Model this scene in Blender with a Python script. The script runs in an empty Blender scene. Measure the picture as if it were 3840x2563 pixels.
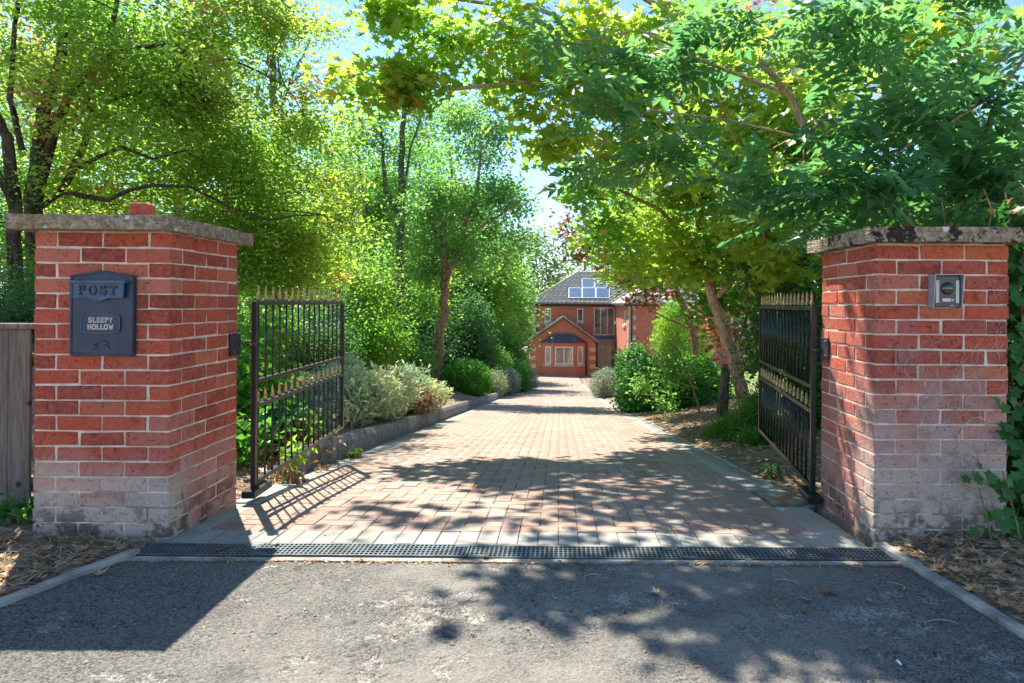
import bpy, bmesh, math, random
import numpy as np
from mathutils import Vector, Matrix, Euler
R = math.radians
rnd = random.Random(7)
rng = np.random.default_rng(11)
scene = bpy.context.scene
C = scene.collection
# ------------------------------------------------------------------ camera, world, sun, exposure
F, VX, VY, CAMZ, ROLL = 650.0, 560.0, 304.0, 1.16, 0.40      # measured on a 1024 x 683 frame
cd = bpy.data.cameras.new('camera'); cam = bpy.data.objects.new('camera', cd); C.objects.link(cam)
cd.sensor_width = 36.0; cd.lens = F / 1024 * 36
cd.shift_x = -(VX - 512) / 1024; cd.shift_y = -(341.5 - VY) / 1024
cd.clip_start = 0.05; cd.clip_end = 2000
cam.location = (0, 0, CAMZ)
cam.rotation_euler = (Matrix.Rotation(R(90), 4, 'X') @ Matrix.Rotation(R(ROLL), 4, 'Z')).to_euler()
scene.camera = cam
SUN_DIR = Vector((-0.571, 0.947, 1.591)).normalized()           # towards the sun
SUN_EL = math.asin(SUN_DIR.z); SUN_AZ = math.atan2(SUN_DIR.x, SUN_DIR.y)
w = bpy.data.worlds.new("World"); scene.world = w; w.use_nodes = True
nt = w.node_tree; nt.nodes.clear()
sky = nt.nodes.new('ShaderNodeTexSky'); sky.sky_type = 'NISHITA'; sky.sun_disc = False
sky.sun_elevation = SUN_EL; sky.sun_rotation = SUN_AZ
sky.air_density = 0.9; sky.dust_density = 0.0; sky.ozone_density = 4.5
bg = nt.nodes.new('ShaderNodeBackground'); bg.inputs[1].default_value = 0.10
wo = nt.nodes.new('ShaderNodeOutputWorld')
nt.links.new(sky.outputs[0], bg.inputs[0]); nt.links.new(bg.outputs[0], wo.inputs[0])
sl = bpy.data.lights.new('sun', 'SUN'); sun = bpy.data.objects.new('sun', sl); C.objects.link(sun)
sl.energy = 4.1; sl.angle = R(0.55); sl.color = (1.0, 0.95, 0.86)
sun.rotation_euler = (-SUN_DIR).to_track_quat('-Z', 'Y').to_euler(); sun.location = (-10, 20, 30)
scene.cycles.max_bounces = 12; scene.cycles.diffuse_bounces = 7; scene.cycles.transmission_bounces = 8
vs = scene.view_settings; vs.view_transform = 'Standard'; vs.look = 'None'
vs.exposure = 1.60; vs.gamma = 1.0; vs.use_curve_mapping = False

# ------------------------------------------------------------------ helpers
def W(px, py, y):
    """point of the place seen at photo pixel (px,py) standing y metres away"""
    t = R(ROLL); dx, dy = px - VX, py - VY
    ux = dx * math.cos(t) + dy * math.sin(t); uy = -dx * math.sin(t) + dy * math.cos(t)
    return Vector((ux / F * y, y, CAMZ - uy / F * y))

def sstep(a, b, x):
    t = np.clip((np.asarray(x, float) - a) / (b - a), 0, 1); return t * t * (3 - 2 * t)

def zc(y):                                   # height of the drive along its length
    y = np.asarray(y, float)
    k = 0.5
    s = np.logaddexp(0, (y - 3.45) / 0.25) * 0.25
    z = -0.11 * s
    lo = -3.9
    d = z - lo
    return lo + np.where(d > 3 * k, d, k * np.log1p(np.exp(np.clip(d / k, -50, 50))))

def zg(x, y):                                # terrain beside the drive
    x = np.asarray(x, float); y = np.asarray(y, float)
    base = zc(y)
    dl = np.clip(-x - 2.13, 0, None); dr = np.clip(x - 1.56, 0, None)
    fade = 1 - 0.85 * sstep(33, 42, y)
    rl = (0.15 * sstep(0, .02, dl) + np.minimum(0.27 * dl, 1.3)) * sstep(4.0, 6.5, y) * fade
    rr = np.minimum(0.14 * dr, 0.9) * sstep(4.0, 6.5, y) * fade
    near = 1 - sstep(3.3, 4.3, y)
    return base + rl + rr + near * 0.02 * sstep(0, .3, dl + dr)

class MB:
    def __init__(s): s.v = []; s.f = []
    def add(s, vs, fs):
        n = len(s.v); s.v += [tuple(v) for v in vs]; s.f += [tuple(i + n for i in f) for f in fs]
    def box(s, c, d, rot=None):
        hx, hy, hz = d[0] / 2, d[1] / 2, d[2] / 2
        vs = [Vector((x, y, z)) for x in (-hx, hx) for y in (-hy, hy) for z in (-hz, hz)]
        if rot is not None: vs = [rot @ v for v in vs]
        vs = [v + Vector(c) for v in vs]
        s.add(vs, [(0, 1, 3, 2), (4, 6, 7, 5), (0, 4, 5, 1), (2, 3, 7, 6), (0, 2, 6, 4), (1, 5, 7, 3)])
    def bb(s, x0, x1, y0, y1, z0, z1):
        s.box(((x0 + x1) / 2, (y0 + y1) / 2, (z0 + z1) / 2), (x1 - x0, y1 - y0, z1 - z0))
    def bar(s, a, b, w, h=None, up=Vector((0, 0, 1))):
        a = Vector(a); b = Vector(b); h = h or w; d = b - a; L = d.length; d.normalize()
        if abs(d.dot(up)) > .99: up = Vector((1, 0, 0))
        sx = d.cross(up).normalized(); sz = sx.cross(d).normalized()
        vs = [p + sx * (i * w / 2) + sz * (j * h / 2) for p in (a, b) for i, j in ((-1, -1), (1, -1), (1, 1), (-1, 1))]
        s.add(vs, [(0, 1, 2, 3), (7, 6, 5, 4), (0, 4, 5, 1), (1, 5, 6, 2), (2, 6, 7, 3), (3, 7, 4, 0)])
    def tube(s, pts, rad, n=6, cap=True):
        pts = [Vector(p) for p in pts]; base = len(s.v); m = len(pts)
        for i, p in enumerate(pts):
            d = (pts[min(i + 1, m - 1)] - pts[max(i - 1, 0)])
            if d.length < 1e-9: d = Vector((0, 0, 1))
            d.normalize()
            up = Vector((0, 1, 0)) if abs(d.y) < .9 else Vector((1, 0, 0))
            a = d.cross(up).normalized(); b = d.cross(a).normalized()
            r = rad[i] if hasattr(rad, '__len__') else rad
            for k in range(n):
                t = 2 * math.pi * k / n
                s.v.append(tuple(p + a * (r * math.cos(t)) + b * (r * math.sin(t))))
        for i in range(m - 1):
            for k in range(n):
                k2 = (k + 1) % n
                s.f.append((base + i * n + k, base + i * n + k2, base + (i + 1) * n + k2, base + (i + 1) * n + k))
        if cap:
            s.f.append(tuple(base + k for k in reversed(range(n)))); s.f.append(tuple(base + (m - 1) * n + k for k in range(n)))
    def lathe(s, c, prof, n=12, axis='Z'):
        c = Vector(c); base = len(s.v)
        for r, h in prof:
            for k in range(n):
                t = 2 * math.pi * k / n
                if axis == 'Z': s.v.append((c.x + r * math.cos(t), c.y + r * math.sin(t), c.z + h))
                else: s.v.append((c.x + r * math.cos(t), c.y - h, c.z + r * math.sin(t)))
        for i in range(len(prof) - 1):
            for k in range(n):
                k2 = (k + 1) % n
                s.f.append((base + i * n + k, base + i * n + k2, base + (i + 1) * n + k2, base + (i + 1) * n + k))
        s.f.append(tuple(base + k for k in reversed(range(n)))); s.f.append(tuple(base + (len(prof) - 1) * n + k for k in range(n)))
    def prism(s, poly, y0, y1):              # polygon in XZ pushed along Y
        n = len(poly)
        vs = [(x, y0, z) for x, z in poly] + [(x, y1, z) for x, z in poly]
        s.add(vs, [tuple(range(n)), tuple(reversed(range(n, 2 * n)))] + [(i, (i + 1) % n + 0, (i + 1) % n + n, i + n)[::-1] for i in range(n)])
    def mesh(s, name):
        me = bpy.data.meshes.new(name); me.from_pydata(s.v, [], s.f); me.update(); return me

def fixn(me):
    bm = bmesh.new(); bm.from_mesh(me); bmesh.ops.recalc_face_normals(bm, faces=bm.faces); bm.to_mesh(me); bm.free()

def link(name, me, mat, parent=None, bevel=0, smooth=False, kind=None, label=None, segs=1):
    if isinstance(me, MB):
        me = me.mesh(name); fixn(me)
        if bevel:
            bm = bmesh.new(); bm.from_mesh(me)
            bmesh.ops.bevel(bm, geom=bm.edges[:], offset=bevel, segments=segs, affect='EDGES', profile=.6)
            bm.to_mesh(me); bm.free()
    if mat is not None and not me.materials: me.materials.append(mat)
    if smooth: me.polygons.foreach_set('use_smooth', [True] * len(me.polygons))
    o = bpy.data.objects.new(name, me); C.objects.link(o)
    if parent is not None:
        o.parent = parent
        if parent.parent is None and parent.type == 'EMPTY': o.location = -Vector(parent.location)
    if kind: o['kind'] = kind
    if label: o['label'] = label
    return o

def tag(o, label, cat, group=None):
    o['label'] = label; o['category'] = cat
    if group: o['group'] = group
    return o
def thing(name, loc, label, cat, group=None):
    o = bpy.data.objects.new(name, None); C.objects.link(o); o.location = loc; o.empty_display_size = .2
    return tag(o, label, cat, group)

# ---- materials
class NT:
    def __init__(s, name):
        s.m = bpy.data.materials.new(name); s.m.use_nodes = True; s.t = s.m.node_tree; s.t.nodes.clear()
        s.out = s.n('ShaderNodeOutputMaterial')
    def n(s, typ, **kw):
        x = s.t.nodes.new(typ)
        for k, v in kw.items(): setattr(x, k, v)
        return x
    def l(s, a, b): s.t.links.new(a, b)
    def val(s, inp, v):
        if hasattr(v, 'is_output') or isinstance(v, bpy.types.NodeSocket): s.l(v, inp)
        elif isinstance(v, (tuple, list)) and len(v) == 3 and inp.type == 'RGBA': inp.default_value = (*v, 1)
        else: inp.default_value = v
    def noise(s, scale, detail=4, rough=.55, vec=None, out=0, dist=0):
        x = s.n('ShaderNodeTexNoise'); x.inputs['Scale'].default_value = scale; x.inputs['Detail'].default_value = detail
        x.inputs['Roughness'].default_value = rough; x.inputs['Distortion'].default_value = dist
        s.l(vec if vec else s.pos(), x.inputs['Vector']); return x.outputs[out]
    def vor(s, scale, feature='F1', vec=None, out='Distance'):
        x = s.n('ShaderNodeTexVoronoi', feature=feature); x.inputs['Scale'].default_value = scale
        s.l(vec if vec else s.pos(), x.inputs['Vector']); return x.outputs[out]
    def pos(s):
        if not hasattr(s, 'g'): s.g = s.n('ShaderNodeNewGeometry')
        return s.g.outputs['Position']
    def xyz(s):
        x = s.n('ShaderNodeSeparateXYZ'); s.l(s.pos(), x.inputs[0]); return x.outputs
    def scale(s, v, sc):
        x = s.n('ShaderNodeVectorMath', operation='MULTIPLY'); s.l(v, x.inputs[0]); x.inputs[1].default_value = sc; return x.outputs[0]
    def ramp(s, f, a, b, lo=0.0, hi=1.0):
        x = s.n('ShaderNodeMapRange'); x.interpolation_type = 'SMOOTHSTEP'
        s.val(x.inputs[0], f); x.inputs[1].default_value = a; x.inputs[2].default_value = b
        x.inputs[3].default_value = lo; x.inputs[4].default_value = hi; return x.outputs[0]
    def math(s, op, a, b=0.0):
        x = s.n('ShaderNodeMath', operation=op); s.val(x.inputs[0], a); s.val(x.inputs[1], b); return x.outputs[0]
    def mix(s, f, a, b, blend='MIX'):
        x = s.n('ShaderNodeMix', data_type='RGBA', blend_type=blend)
        s.val(x.inputs[0], f); s.val(x.inputs[6], a); s.val(x.inputs[7], b); return x.outputs[2]
    def cramp(s, f, stops):
        x = s.n('ShaderNodeValToRGB'); e = x.color_ramp.elements
        while len(e) < len(stops): e.new(.5)
        for i, (p, c) in enumerate(stops): e[i].position = p; e[i].color = (*c, 1)
        s.val(x.inputs[0], f); return x.outputs[0]
    def rand(s): return s.n('ShaderNodeObjectInfo').outputs['Random']
    def island(s):
        s.pos(); return s.g.outputs['Random Per Island']
    def bump(s, h, strength=.5, dist=.01):
        x = s.n('ShaderNodeBump'); x.inputs['Strength'].default_value = strength; x.inputs['Distance'].default_value = dist
        s.val(x.inputs['Height'], h); return x.outputs[0]
    def bsdf(s, col, rough=.7, metal=0, nrm=None, spec=.5, **kw):
        x = s.n('ShaderNodeBsdfPrincipled'); s.val(x.inputs['Base Color'], col); s.val(x.inputs['Roughness'], rough)
        x.inputs['Metallic'].default_value = metal; x.inputs['Specular IOR Level'].default_value = spec
        if nrm is not None: s.l(nrm, x.inputs['Normal'])
        for k, v in kw.items(): s.val(x.inputs[k], v)
        s.l(x.outputs[0], s.out.inputs[0]); return x
def simple(name, col, rough=.6, metal=0, var=.15, nscale=6, bump=0, bscale=60, spec=.5, bdist=.004):
    t = NT(name); n = t.noise(nscale, 5)
    c2 = tuple(min(1, c * (1 + var)) for c in col); c1 = tuple(c * (1 - var) for c in col)
    t.bsdf(t.mix(t.ramp(n, .35, .65), c1, c2), rough, metal, t.bump(t.noise(bscale, 4), bump, bdist) if bump else None, spec)
    return t.m

def leafmat(name, cols, trans, tmix=.45, gloss=.35, nscale=1.2, alt=None, altamt=0.15, island=True):
    """cols: three leaf greens from dark to light; trans: colour light takes through the leaf"""
    t = NT(name); r = t.island() if island else t.rand()
    c = t.cramp(r, [(0, cols[0]), (.5, cols[1]), (1, cols[2])])
    n = t.noise(nscale, 3)
    c = t.mix(t.ramp(n, .38, .66), c, t.mix(.62, c, cols[2]))
    tr = t.mix(t.ramp(n, .36, .64), (trans[0] * .58, trans[1] * .8, trans[2]), trans)
    if alt:
        m = t.math('MULTIPLY', t.ramp(t.noise(nscale * 1.7, 2, vec=t.scale(t.pos(), (1, 1, 1.3))), .5, .64), t.math('LESS_THAN', t.math('FRACT', t.math('MULTIPLY', r, 17.3)), altamt * 3))
        c = t.mix(m, c, alt); tr = t.mix(m, tr, tuple(min(1, k * 1.6) for k in alt))
    p = t.bsdf(c, .40, 0, None, gloss * .45)
    tb = t.n('ShaderNodeBsdfTranslucent'); t.l(tr, tb.inputs[0])
    ms = t.n('ShaderNodeMixShader'); ms.inputs[0].default_value = tmix
    t.l(p.outputs[0], ms.inputs[1]); t.l(tb.outputs[0], ms.inputs[2]); t.l(ms.outputs[0], t.out.inputs[0])
    return t.m

M = {}
def brick_mat(name, front_y, hi, foot, VEIL=.4):
    t = NT(name); r = t.rand(); x = list(t.xyz())
    base = t.cramp(r, [(0, (.30, .055, .035)), (.2, (.46, .075, .035)), (.4, (.56, .10, .045)), (.6, (.40, .075, .045)), (.75, (.50, .12, .07)), (.9, (.56, .17, .11)), (1, (.62, .14, .045))])
    n1 = t.noise(38, 5, .65); n2 = t.noise(9, 4); n3 = t.noise(120, 3, .7)
    c = t.mix(t.ramp(n1, .40, .72), base, t.mix(.35, base, (.55, .24, .19)))
    c = t.mix(t.ramp(n3, .54, .70, 0, .8), c, (.12, .03, .025))
    c = t.mix(t.ramp(t.noise(26, 3, .6, dist=1.5), .60, .66, 0, .3), c, (.16, .03, .02))
    c = t.mix(t.ramp(t.noise(17, 4, .6), .5, .7, 0, .25), c, (.62, .19, .09))
    zj = t.math('ADD', x[2], t.math('MULTIPLY', t.math('SUBTRACT', t.math('FRACT', t.math('MULTIPLY', r, 7.31)), .5), .22)); zj = t.math('ADD', zj, t.math('MULTIPLY', t.math('SUBTRACT', t.noise(16, 5, .7), .5), .16))
    fr = t.ramp(x[1], front_y + .03, front_y + .30, 1, .35)
    salt = t.math('MULTIPLY', t.math('ADD', t.ramp(zj, hi + .08, foot - .04, 0, .95), 0.0), fr)
    salt = t.math('MULTIPLY', salt, t.ramp(n1, .36, .58, .55, 1.0))
    veil = t.math('MULTIPLY', t.ramp(zj, hi + .30, hi - .1, 0, VEIL), t.ramp(t.noise(5.5, 4), .45, .62))
    c = t.mix(t.math('MULTIPLY', veil, fr), c, (.46, .27, .28))
    c = t.mix(salt, c, t.mix(t.ramp(n1, .4, .6), (.70, .63, .53), (.54, .42, .34)))
    moss = t.math('MULTIPLY', t.ramp(x[2], .26, .03), t.ramp(t.noise(7, 5, .7), .47, .58))
    c = t.mix(t.math('MULTIPLY', moss, .8), c, (.075, .06, .035))
    h = t.math('ADD', t.math('ADD', t.noise(55, 5, .7), t.math('MULTIPLY', t.noise(200, 2), .35)), t.math('MULTIPLY', t.ramp(t.noise(26, 3, .6, dist=1.5), .60, .66), -.8))
    t.bsdf(c, .85, 0, t.bump(h, 1.0, .008), .3)
    return t.m
M['brick_l'] = brick_mat('weathered_brick_left', 3.185, .42, .20, .25)
M['brick_r'] = brick_mat('weathered_brick_right', 3.253, .80, .22, .5)
def mortar():
    t = NT('lime_mortar'); x = t.xyz()
    c = t.mix(t.ramp(t.noise(14, 5), .4, .65), (.62, .49, .37), (.80, .68, .54))
    c = t.mix(t.math('MULTIPLY', t.ramp(x[2], .5, .05, 0, .8), t.ramp(t.noise(8, 4), .4, .6)), c, (.16, .13, .09))
    t.bsdf(c, .95, 0, t.bump(t.noise(90, 4, .7), .6, .005), .1); return t.m
M['mortar'] = mortar()
def cap_mat(name, moss):
    t = NT(name)
    c = t.mix(t.ramp(t.noise(30, 5, .7), .38, .65), (.22, .165, .11), (.46, .37, .26))
    c = t.mix(t.ramp(t.noise(140, 2, .6), .55, .68), c, (.09, .07, .055))
    c = t.mix(t.ramp(t.noise(3.1, 2), .52, .7, 0, .5), c, (.24, .17, .07))
    if moss: c = t.mix(t.math('MULTIPLY', t.ramp(t.noise(9, 6, .7), .52, .56), .95), c, (.03, .022, .018))
    sp = t.vor(9.5); big = t.ramp(t.noise(4.7, 1), .52, .58)
    c = t.mix(t.math('MULTIPLY', t.ramp(t.math('ADD', sp, t.math('MULTIPLY', t.noise(60, 3), .14)), .26, .20), big), c, (.62, .62, .60))
    c = t.mix(t.ramp(t.vor(60), .13, .08), c, (.42, .37, .28))
    t.bsdf(c, .95, 0, t.bump(t.math('ADD', t.noise(80, 5, .7), t.noise(20, 3)), .7, .006), .1); return t.m
M['cap_l'] = cap_mat('pale_concrete_with_lichen', False); M['cap_r'] = cap_mat('mossy_concrete', True)

def asphalt():
    t = NT('worn_asphalt'); p = t.pos(); x = t.xyz()
    ag = t.vor(150, out='Color'); sep = t.n('ShaderNodeSeparateColor'); t.l(ag, sep.inputs[0])
    c = t.mix(t.ramp(sep.outputs[0], .0, 1.0), (.060, .056, .052), (.21, .195, .165))
    c = t.mix(t.ramp(t.noise(85, 4, .75), .42, .66, 0, .8), c, (.27, .25, .205))
    c = t.mix(t.ramp(t.noise(120, 3, .7), .53, .64), c, (.032, .030, .030))
    ctr = t.math('MULTIPLY', t.ramp(x[0], -1.9, -.5), t.ramp(x[0], 1.6, .6))
    c = t.mix(t.math('MULTIPLY', t.ramp(t.noise(1.9, 6, .65), .36, .66, .15, 1), t.math('MULTIPLY', ctr, .6)), c, (.38, .345, .285))
    c = t.mix(t.ramp(t.noise(4.2, 5, .6), .56, .72, 0, .4), c, (.05, .048, .046))
    wa = t.n('ShaderNodeAttribute', attribute_name='wear'); wr = wa.outputs['Fac']
    st = t.mix(t.ramp(sep.outputs[1], .25, .75), (.50, .45, .38), (.16, .145, .125))
    c = t.mix(t.math('MULTIPLY', wr, t.ramp(t.noise(40, 3), .35, .6, .35, .85)), c, st)
    sp = t.math('MULTIPLY', t.ramp(t.vor(33), .085, .05), t.ramp(t.noise(11, 1), .48, .58))
    c = t.mix(sp, c, (.52, .48, .42))
    h = t.math('ADD', t.math('ADD', t.noise(110, 4, .7), t.math('MULTIPLY', sep.outputs[2], .6)), t.math('MULTIPLY', t.noise(45, 3), .8))
    t.bsdf(c, .88, 0, t.bump(h, 1.0, .010), .3); return t.m
M['asphalt'] = asphalt()

def paver(name, rsock, kind):
    t = NT(name); r = t.rand() if rsock == 'obj' else t.island()
    if kind == 'red':
        base = t.cramp(r, [(0, (.29, .165, .12)), (.2, (.37, .235, .175)), (.4, (.33, .195, .145)), (.55, (.41, .28, .21)), (.7, (.34, .26, .20)), (.84, (.27, .235, .195)), (1, (.38, .235, .17))])
    else:
        base = t.cramp(r, [(0, (.26, .265, .235)), (.5, (.33, .33, .29)), (1, (.29, .28, .245))])
    c = t.mix(t.ramp(t.noise(170, 3, .7), .40, .66), base, t.mix(.4, base, (.48, .42, .35)))
    c = t.mix(t.ramp(t.noise(230, 2, .6), .57, .7, 0, .6), c, (.10, .08, .07))
    c = t.mix(t.ramp(t.noise(1.3, 5), .42, .72, 0, .45), c, (.36, .28, .22))
    c = t.mix(t.ramp(t.noise(5, 5, .65), .56, .72, 0, .5), c, (.15, .12, .10))
    c = t.mix(t.ramp(t.noise(.9, 3, vec=t.scale(t.pos(), (2.2, .5, 1))), .45, .65, 0, .28), c, (.18, .15, .12))
    t.bsdf(c, .85, 0, t.bump(t.noise(160, 4, .7), .5, .003), .25); return t.m
M['pv_red_o'] = paver('brindle_paver', 'obj', 'red'); M['pv_red_i'] = paver('brindle_paver_far', 'isl', 'red')
M['pv_grey_o'] = paver('grey_paver', 'obj', 'grey'); M['pv_grey_i'] = paver('grey_paver_far', 'isl', 'grey')
M['sand'] = simple('dark_joint_sand', (.15, .12, .09), .95, var=.45, nscale=9, bump=.5, bscale=200)
def soil():
    t = NT('dry_soil')
    c = t.mix(t.ramp(t.noise(6, 6, .7), .35, .65), (.13, .09, .065), (.30, .22, .155))
    c = t.mix(t.ramp(t.noise(60, 4, .7), .5, .65), c, (.32, .25, .17))
    far = t.ramp(t.xyz()[1], 60, 90); c = t.mix(far, c, (.06, .09, .03))
    t.bsdf(c, .95, 0, t.bump(t.noise(45, 5, .7), .8, .02), .1); return t.m
M['soil'] = soil()
M['kerb'] = simple('grey_kerb_block', (.20, .19, .185), .85, var=.22, nscale=14, bump=.5, bscale=140, spec=.25)
M['concrete'] = simple('concrete_edging', (.36, .32, .26), .9, var=.3, nscale=9, bump=.6, bscale=90, spec=.2)
M['grate'] = simple('dark_grate', (.13, .15, .16), .42, .35, var=.25, nscale=12, bump=.2, bscale=100)
M['pit'] = simple('channel_bottom', (.012, .012, .012), .95)
M['iron'] = simple('black_painted_iron', (.012, .012, .015), .33, 0, var=.4, nscale=25, bump=.15, bscale=120, spec=.6)
M['gold'] = simple('gold_painted_iron', (.50, .36, .14), .42, .35, var=.25, nscale=50, bump=.2, bscale=200)
M['plate'] = simple('painted_hinge_plate', (.035, .035, .042), .5, .2, var=.5, nscale=30, bump=.3, bscale=120)
M['bolt'] = simple('rusty_bolt', (.16, .11, .08), .6, .5)
def boxpaint():
    t = NT('navy_post_box_paint')
    c = t.mix(t.ramp(t.noise(11, 5), .4, .7), (.018, .032, .058), (.032, .052, .088))
    c = t.mix(t.ramp(t.noise(42, 5, .75), .62, .72), c, (.06, .055, .06))
    t.bsdf(c, .42, 0, t.bump(t.noise(150, 3), .12, .002), .5); return t.m
M['navy'] = boxpaint()
M['navy2'] = simple('blue_flap_paint', (.045, .095, .16), .4, 0, var=.2, nscale=20, bump=.1)
M['letter'] = simple('pale_lettering', (.62, .55, .48), .5, 0, var=.08)
def wood():
    t = NT('weathered_fence_wood'); v = t.scale(t.pos(), (1, 1, .06))
    g = t.noise(85, 6, .7, vec=v); r = t.rand()
    c = t.mix(t.ramp(g, .35, .65), (.13, .105, .08), (.27, .235, .195))
    c = t.mix(t.math('MULTIPLY', r, .4), c, (.20, .15, .11))
    c = t.mix(t.ramp(t.vor(5.5), .13, .05), c, (.05, .04, .03))
    t.bsdf(c, .9, 0, t.bump(g, .7, .006), .15); return t.m
M['wood'] = wood()
def bark(name, a, b, moss=.2):
    t = NT(name); v = t.scale(t.pos(), (1, 1, .35))
    g = t.noise(24, 6, .75, vec=v, dist=.5)
    c = t.mix(t.ramp(g, .38, .62), a, b)
    c = t.mix(t.ramp(t.noise(3.5, 4), .5, .65, 0, moss * 2), c, (.10, .11, .05))
    t.bsdf(c, .95, 0, t.bump(g, 1.0, .03), .1); return t.m
M['bark_dark'] = bark('dark_bark', (.030, .022, .016), (.13, .095, .065))
M['bark_brown'] = bark('brown_bark', (.17, .095, .055), (.46, .28, .17), .1)
M['bark_tan'] = bark('tan_bark', (.30, .20, .115), (.66, .46, .29), .25)
M['bark_grey'] = bark('grey_bark', (.06, .055, .045), (.20, .18, .14), .3)

# leaves
M['lf_haw'] = leafmat('hawthorn_leaf', [(.10, .17, .02), (.17, .25, .03), (.30, .34, .05)], (.61, .84, .10), .55, .4, .5, alt=(.34, .15, .05), altamt=.10)
M['lf_mid'] = leafmat('mid_green_leaf', [(.05, .11, .02), (.09, .17, .03), (.16, .25, .05)], (.42, .74, .10), .52, .45, .4)
M['lf_blue'] = leafmat('dark_green_leaf', [(.016, .05, .02), (.035, .085, .03), (.07, .14, .05)], (.16, .42, .09), .38, .5, .5)
M['lf_ash2'] = leafmat('blue_green_leaf', [(.045, .11, .03), (.09, .18, .05), (.17, .28, .08)], (.42, .74, .14), .52, .5, .9)
M['lf_lime'] = leafmat('lime_leaf', [(.09, .16, .015), (.14, .24, .02), (.20, .32, .035)], (.46, .78, .07), .5, .4, .6)
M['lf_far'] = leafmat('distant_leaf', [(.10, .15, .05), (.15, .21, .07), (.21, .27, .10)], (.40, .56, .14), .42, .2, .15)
M['lf_maple'] = leafmat('maple_leaf', [(.05, .13, .02), (.13, .22, .03), (.36, .38, .06)], (.60, .82, .10), .56, .4, .55, alt=(.40, .28, .05), altamt=.05)
M['lf_maple_o'] = leafmat('maple_leaf_near', [(.05, .13, .02), (.13, .22, .03), (.36, .38, .06)], (.60, .82, .10), .56, .4, .55, island=False)
M['lf_ash'] = leafmat('ash_leaflet', [(.025, .085, .035), (.05, .135, .055), (.10, .21, .08)], (.28, .60, .16), .44, .9, .9)
M['lf_copper'] = leafmat('copper_leaf', [(.09, .03, .02), (.20, .07, .035), (.20, .15, .04)], (.62, .20, .07), .4, .5, 1.0)
M['lf_silver'] = leafmat('variegated_leaf', [(.17, .26, .10), (.38, .44, .22), (.66, .65, .38)], (.66, .74, .32), .3, .4, 1.6)
M['lf_silver2'] = leafmat('silver_grey_leaf', [(.16, .20, .13), (.27, .31, .21), (.38, .40, .30)], (.42, .50, .28), .28, .3, 1.6)
M['lf_dead'] = leafmat('dead_brown_leaf', [(.12, .065, .03), (.25, .15, .07), (.38, .26, .14)], (.45, .25, .10), .25, .2, 3)
M['lf_box'] = leafmat('box_leaf', [(.03, .12, .01), (.06, .19, .015), (.11, .27, .03)], (.25, .66, .05), .4, .5, 2)
M['lf_gloss'] = leafmat('glossy_green_leaf', [(.02, .085, .015), (.04, .14, .025), (.08, .22, .04)], (.20, .55, .06), .35, .8, 2)
M['lf_jun'] = leafmat('juniper_needle', [(.03, .10, .015), (.06, .17, .02), (.13, .27, .04)], (.2, .5, .06), .3, .3, 2)
M['lf_ivy'] = leafmat('ivy_leaf', [(.016, .06, .015), (.03, .11, .025), (.06, .20, .04)], (.16, .5, .06), .35, .6, 3, island=False)
M['lf_ivy_i'] = leafmat('ivy_leaf_mass', [(.014, .05, .012), (.03, .10, .02), (.055, .16, .03)], (.14, .42, .06), .35, .6, 3, alt=(.30, .14, .04), altamt=.08)
M['lf_fall'] = leafmat('fallen_leaf', [(.20, .085, .04), (.42, .21, .09), (.60, .40, .22)], (.4, .25, .12), .15, .2, 5)
M['lf_fall_o'] = leafmat('fallen_leaf_single', [(.26, .12, .05), (.46, .25, .09), (.55, .38, .2)], (.4, .25, .12), .15, .2, 5, island=False)
M['straw'] = leafmat('dry_grass', [(.34, .25, .14), (.52, .41, .25), (.68, .56, .38)], (.5, .4, .2), .25, .2, 3)

# ---- leaf templates: verts, tris (length 1 along +Y, normal +Z)
def T_kite(wd=.5, fold=.1):
    return (np.array([(0, 0, 0), (0, 1, -.06), (-wd / 2, .42, fold), (wd / 2, .42, fold)]), np.array([(0, 1, 2), (0, 3, 1)]))
def T_fan(pol, dish=.1):
    vs = [(0, .12, 0)]
    for a, r in pol: vs.append((r * math.cos(R(a)) * .62, .5 + r * math.sin(R(a)) * .55 - .02, dish * (r - .3) * (1 if int(a) % 2 == 0 else 1)))
    vs[0] = (0, .42, -.03); n = len(pol)
    return np.array(vs), np.array([(0, i + 1, (i + 1) % n + 1) for i in range(n)])
MAPLE = T_fan([(-90, .55), (-52, .42), (-28, .80), (2, .42), (28, 1.0), (57, .46), (90, 1.0), (123, .46), (152, 1.0), (178, .42), (208, .80), (232, .42)])
IVY = T_fan([(-90, .5), (-50, .85), (-15, .6), (20, .95), (55, .6), (90, 1.0), (125, .6), (160, .95), (195, .6), (230, .85)])
def T_ash():
    kv, kf = T_kite(.46, .09); V = []; Fc = []
    items = [(0, .66, 0, .36)] + [(0, t, s * a, .30) for t, a in ((.14, 70), (.30, 64), (.46, 58), (.60, 48)) for s in (-1, 1)]
    for x, y, ang, L in items:
        c, s_ = math.cos(R(ang)), math.sin(R(ang)); n = sum(len(v) for v in V)
        v = kv * L; vv = np.stack([v[:, 0] * c + v[:, 1] * s_ + x, -v[:, 0] * s_ + v[:, 1] * c + y, v[:, 2] - .10 * np.abs(v[:, 1] * s_)], 1)
        V.append(vv); Fc.append(kf + n)
    return np.vstack(V), np.vstack(Fc)
ASH = T_ash(); STRAW = T_kite(.05, .01); KITE = T_kite(.52, .1); NARROW = T_kite(.3, .05); NEEDLE = T_kite(.14, .02); ROUND = T_kite(.75, .12)

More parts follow.
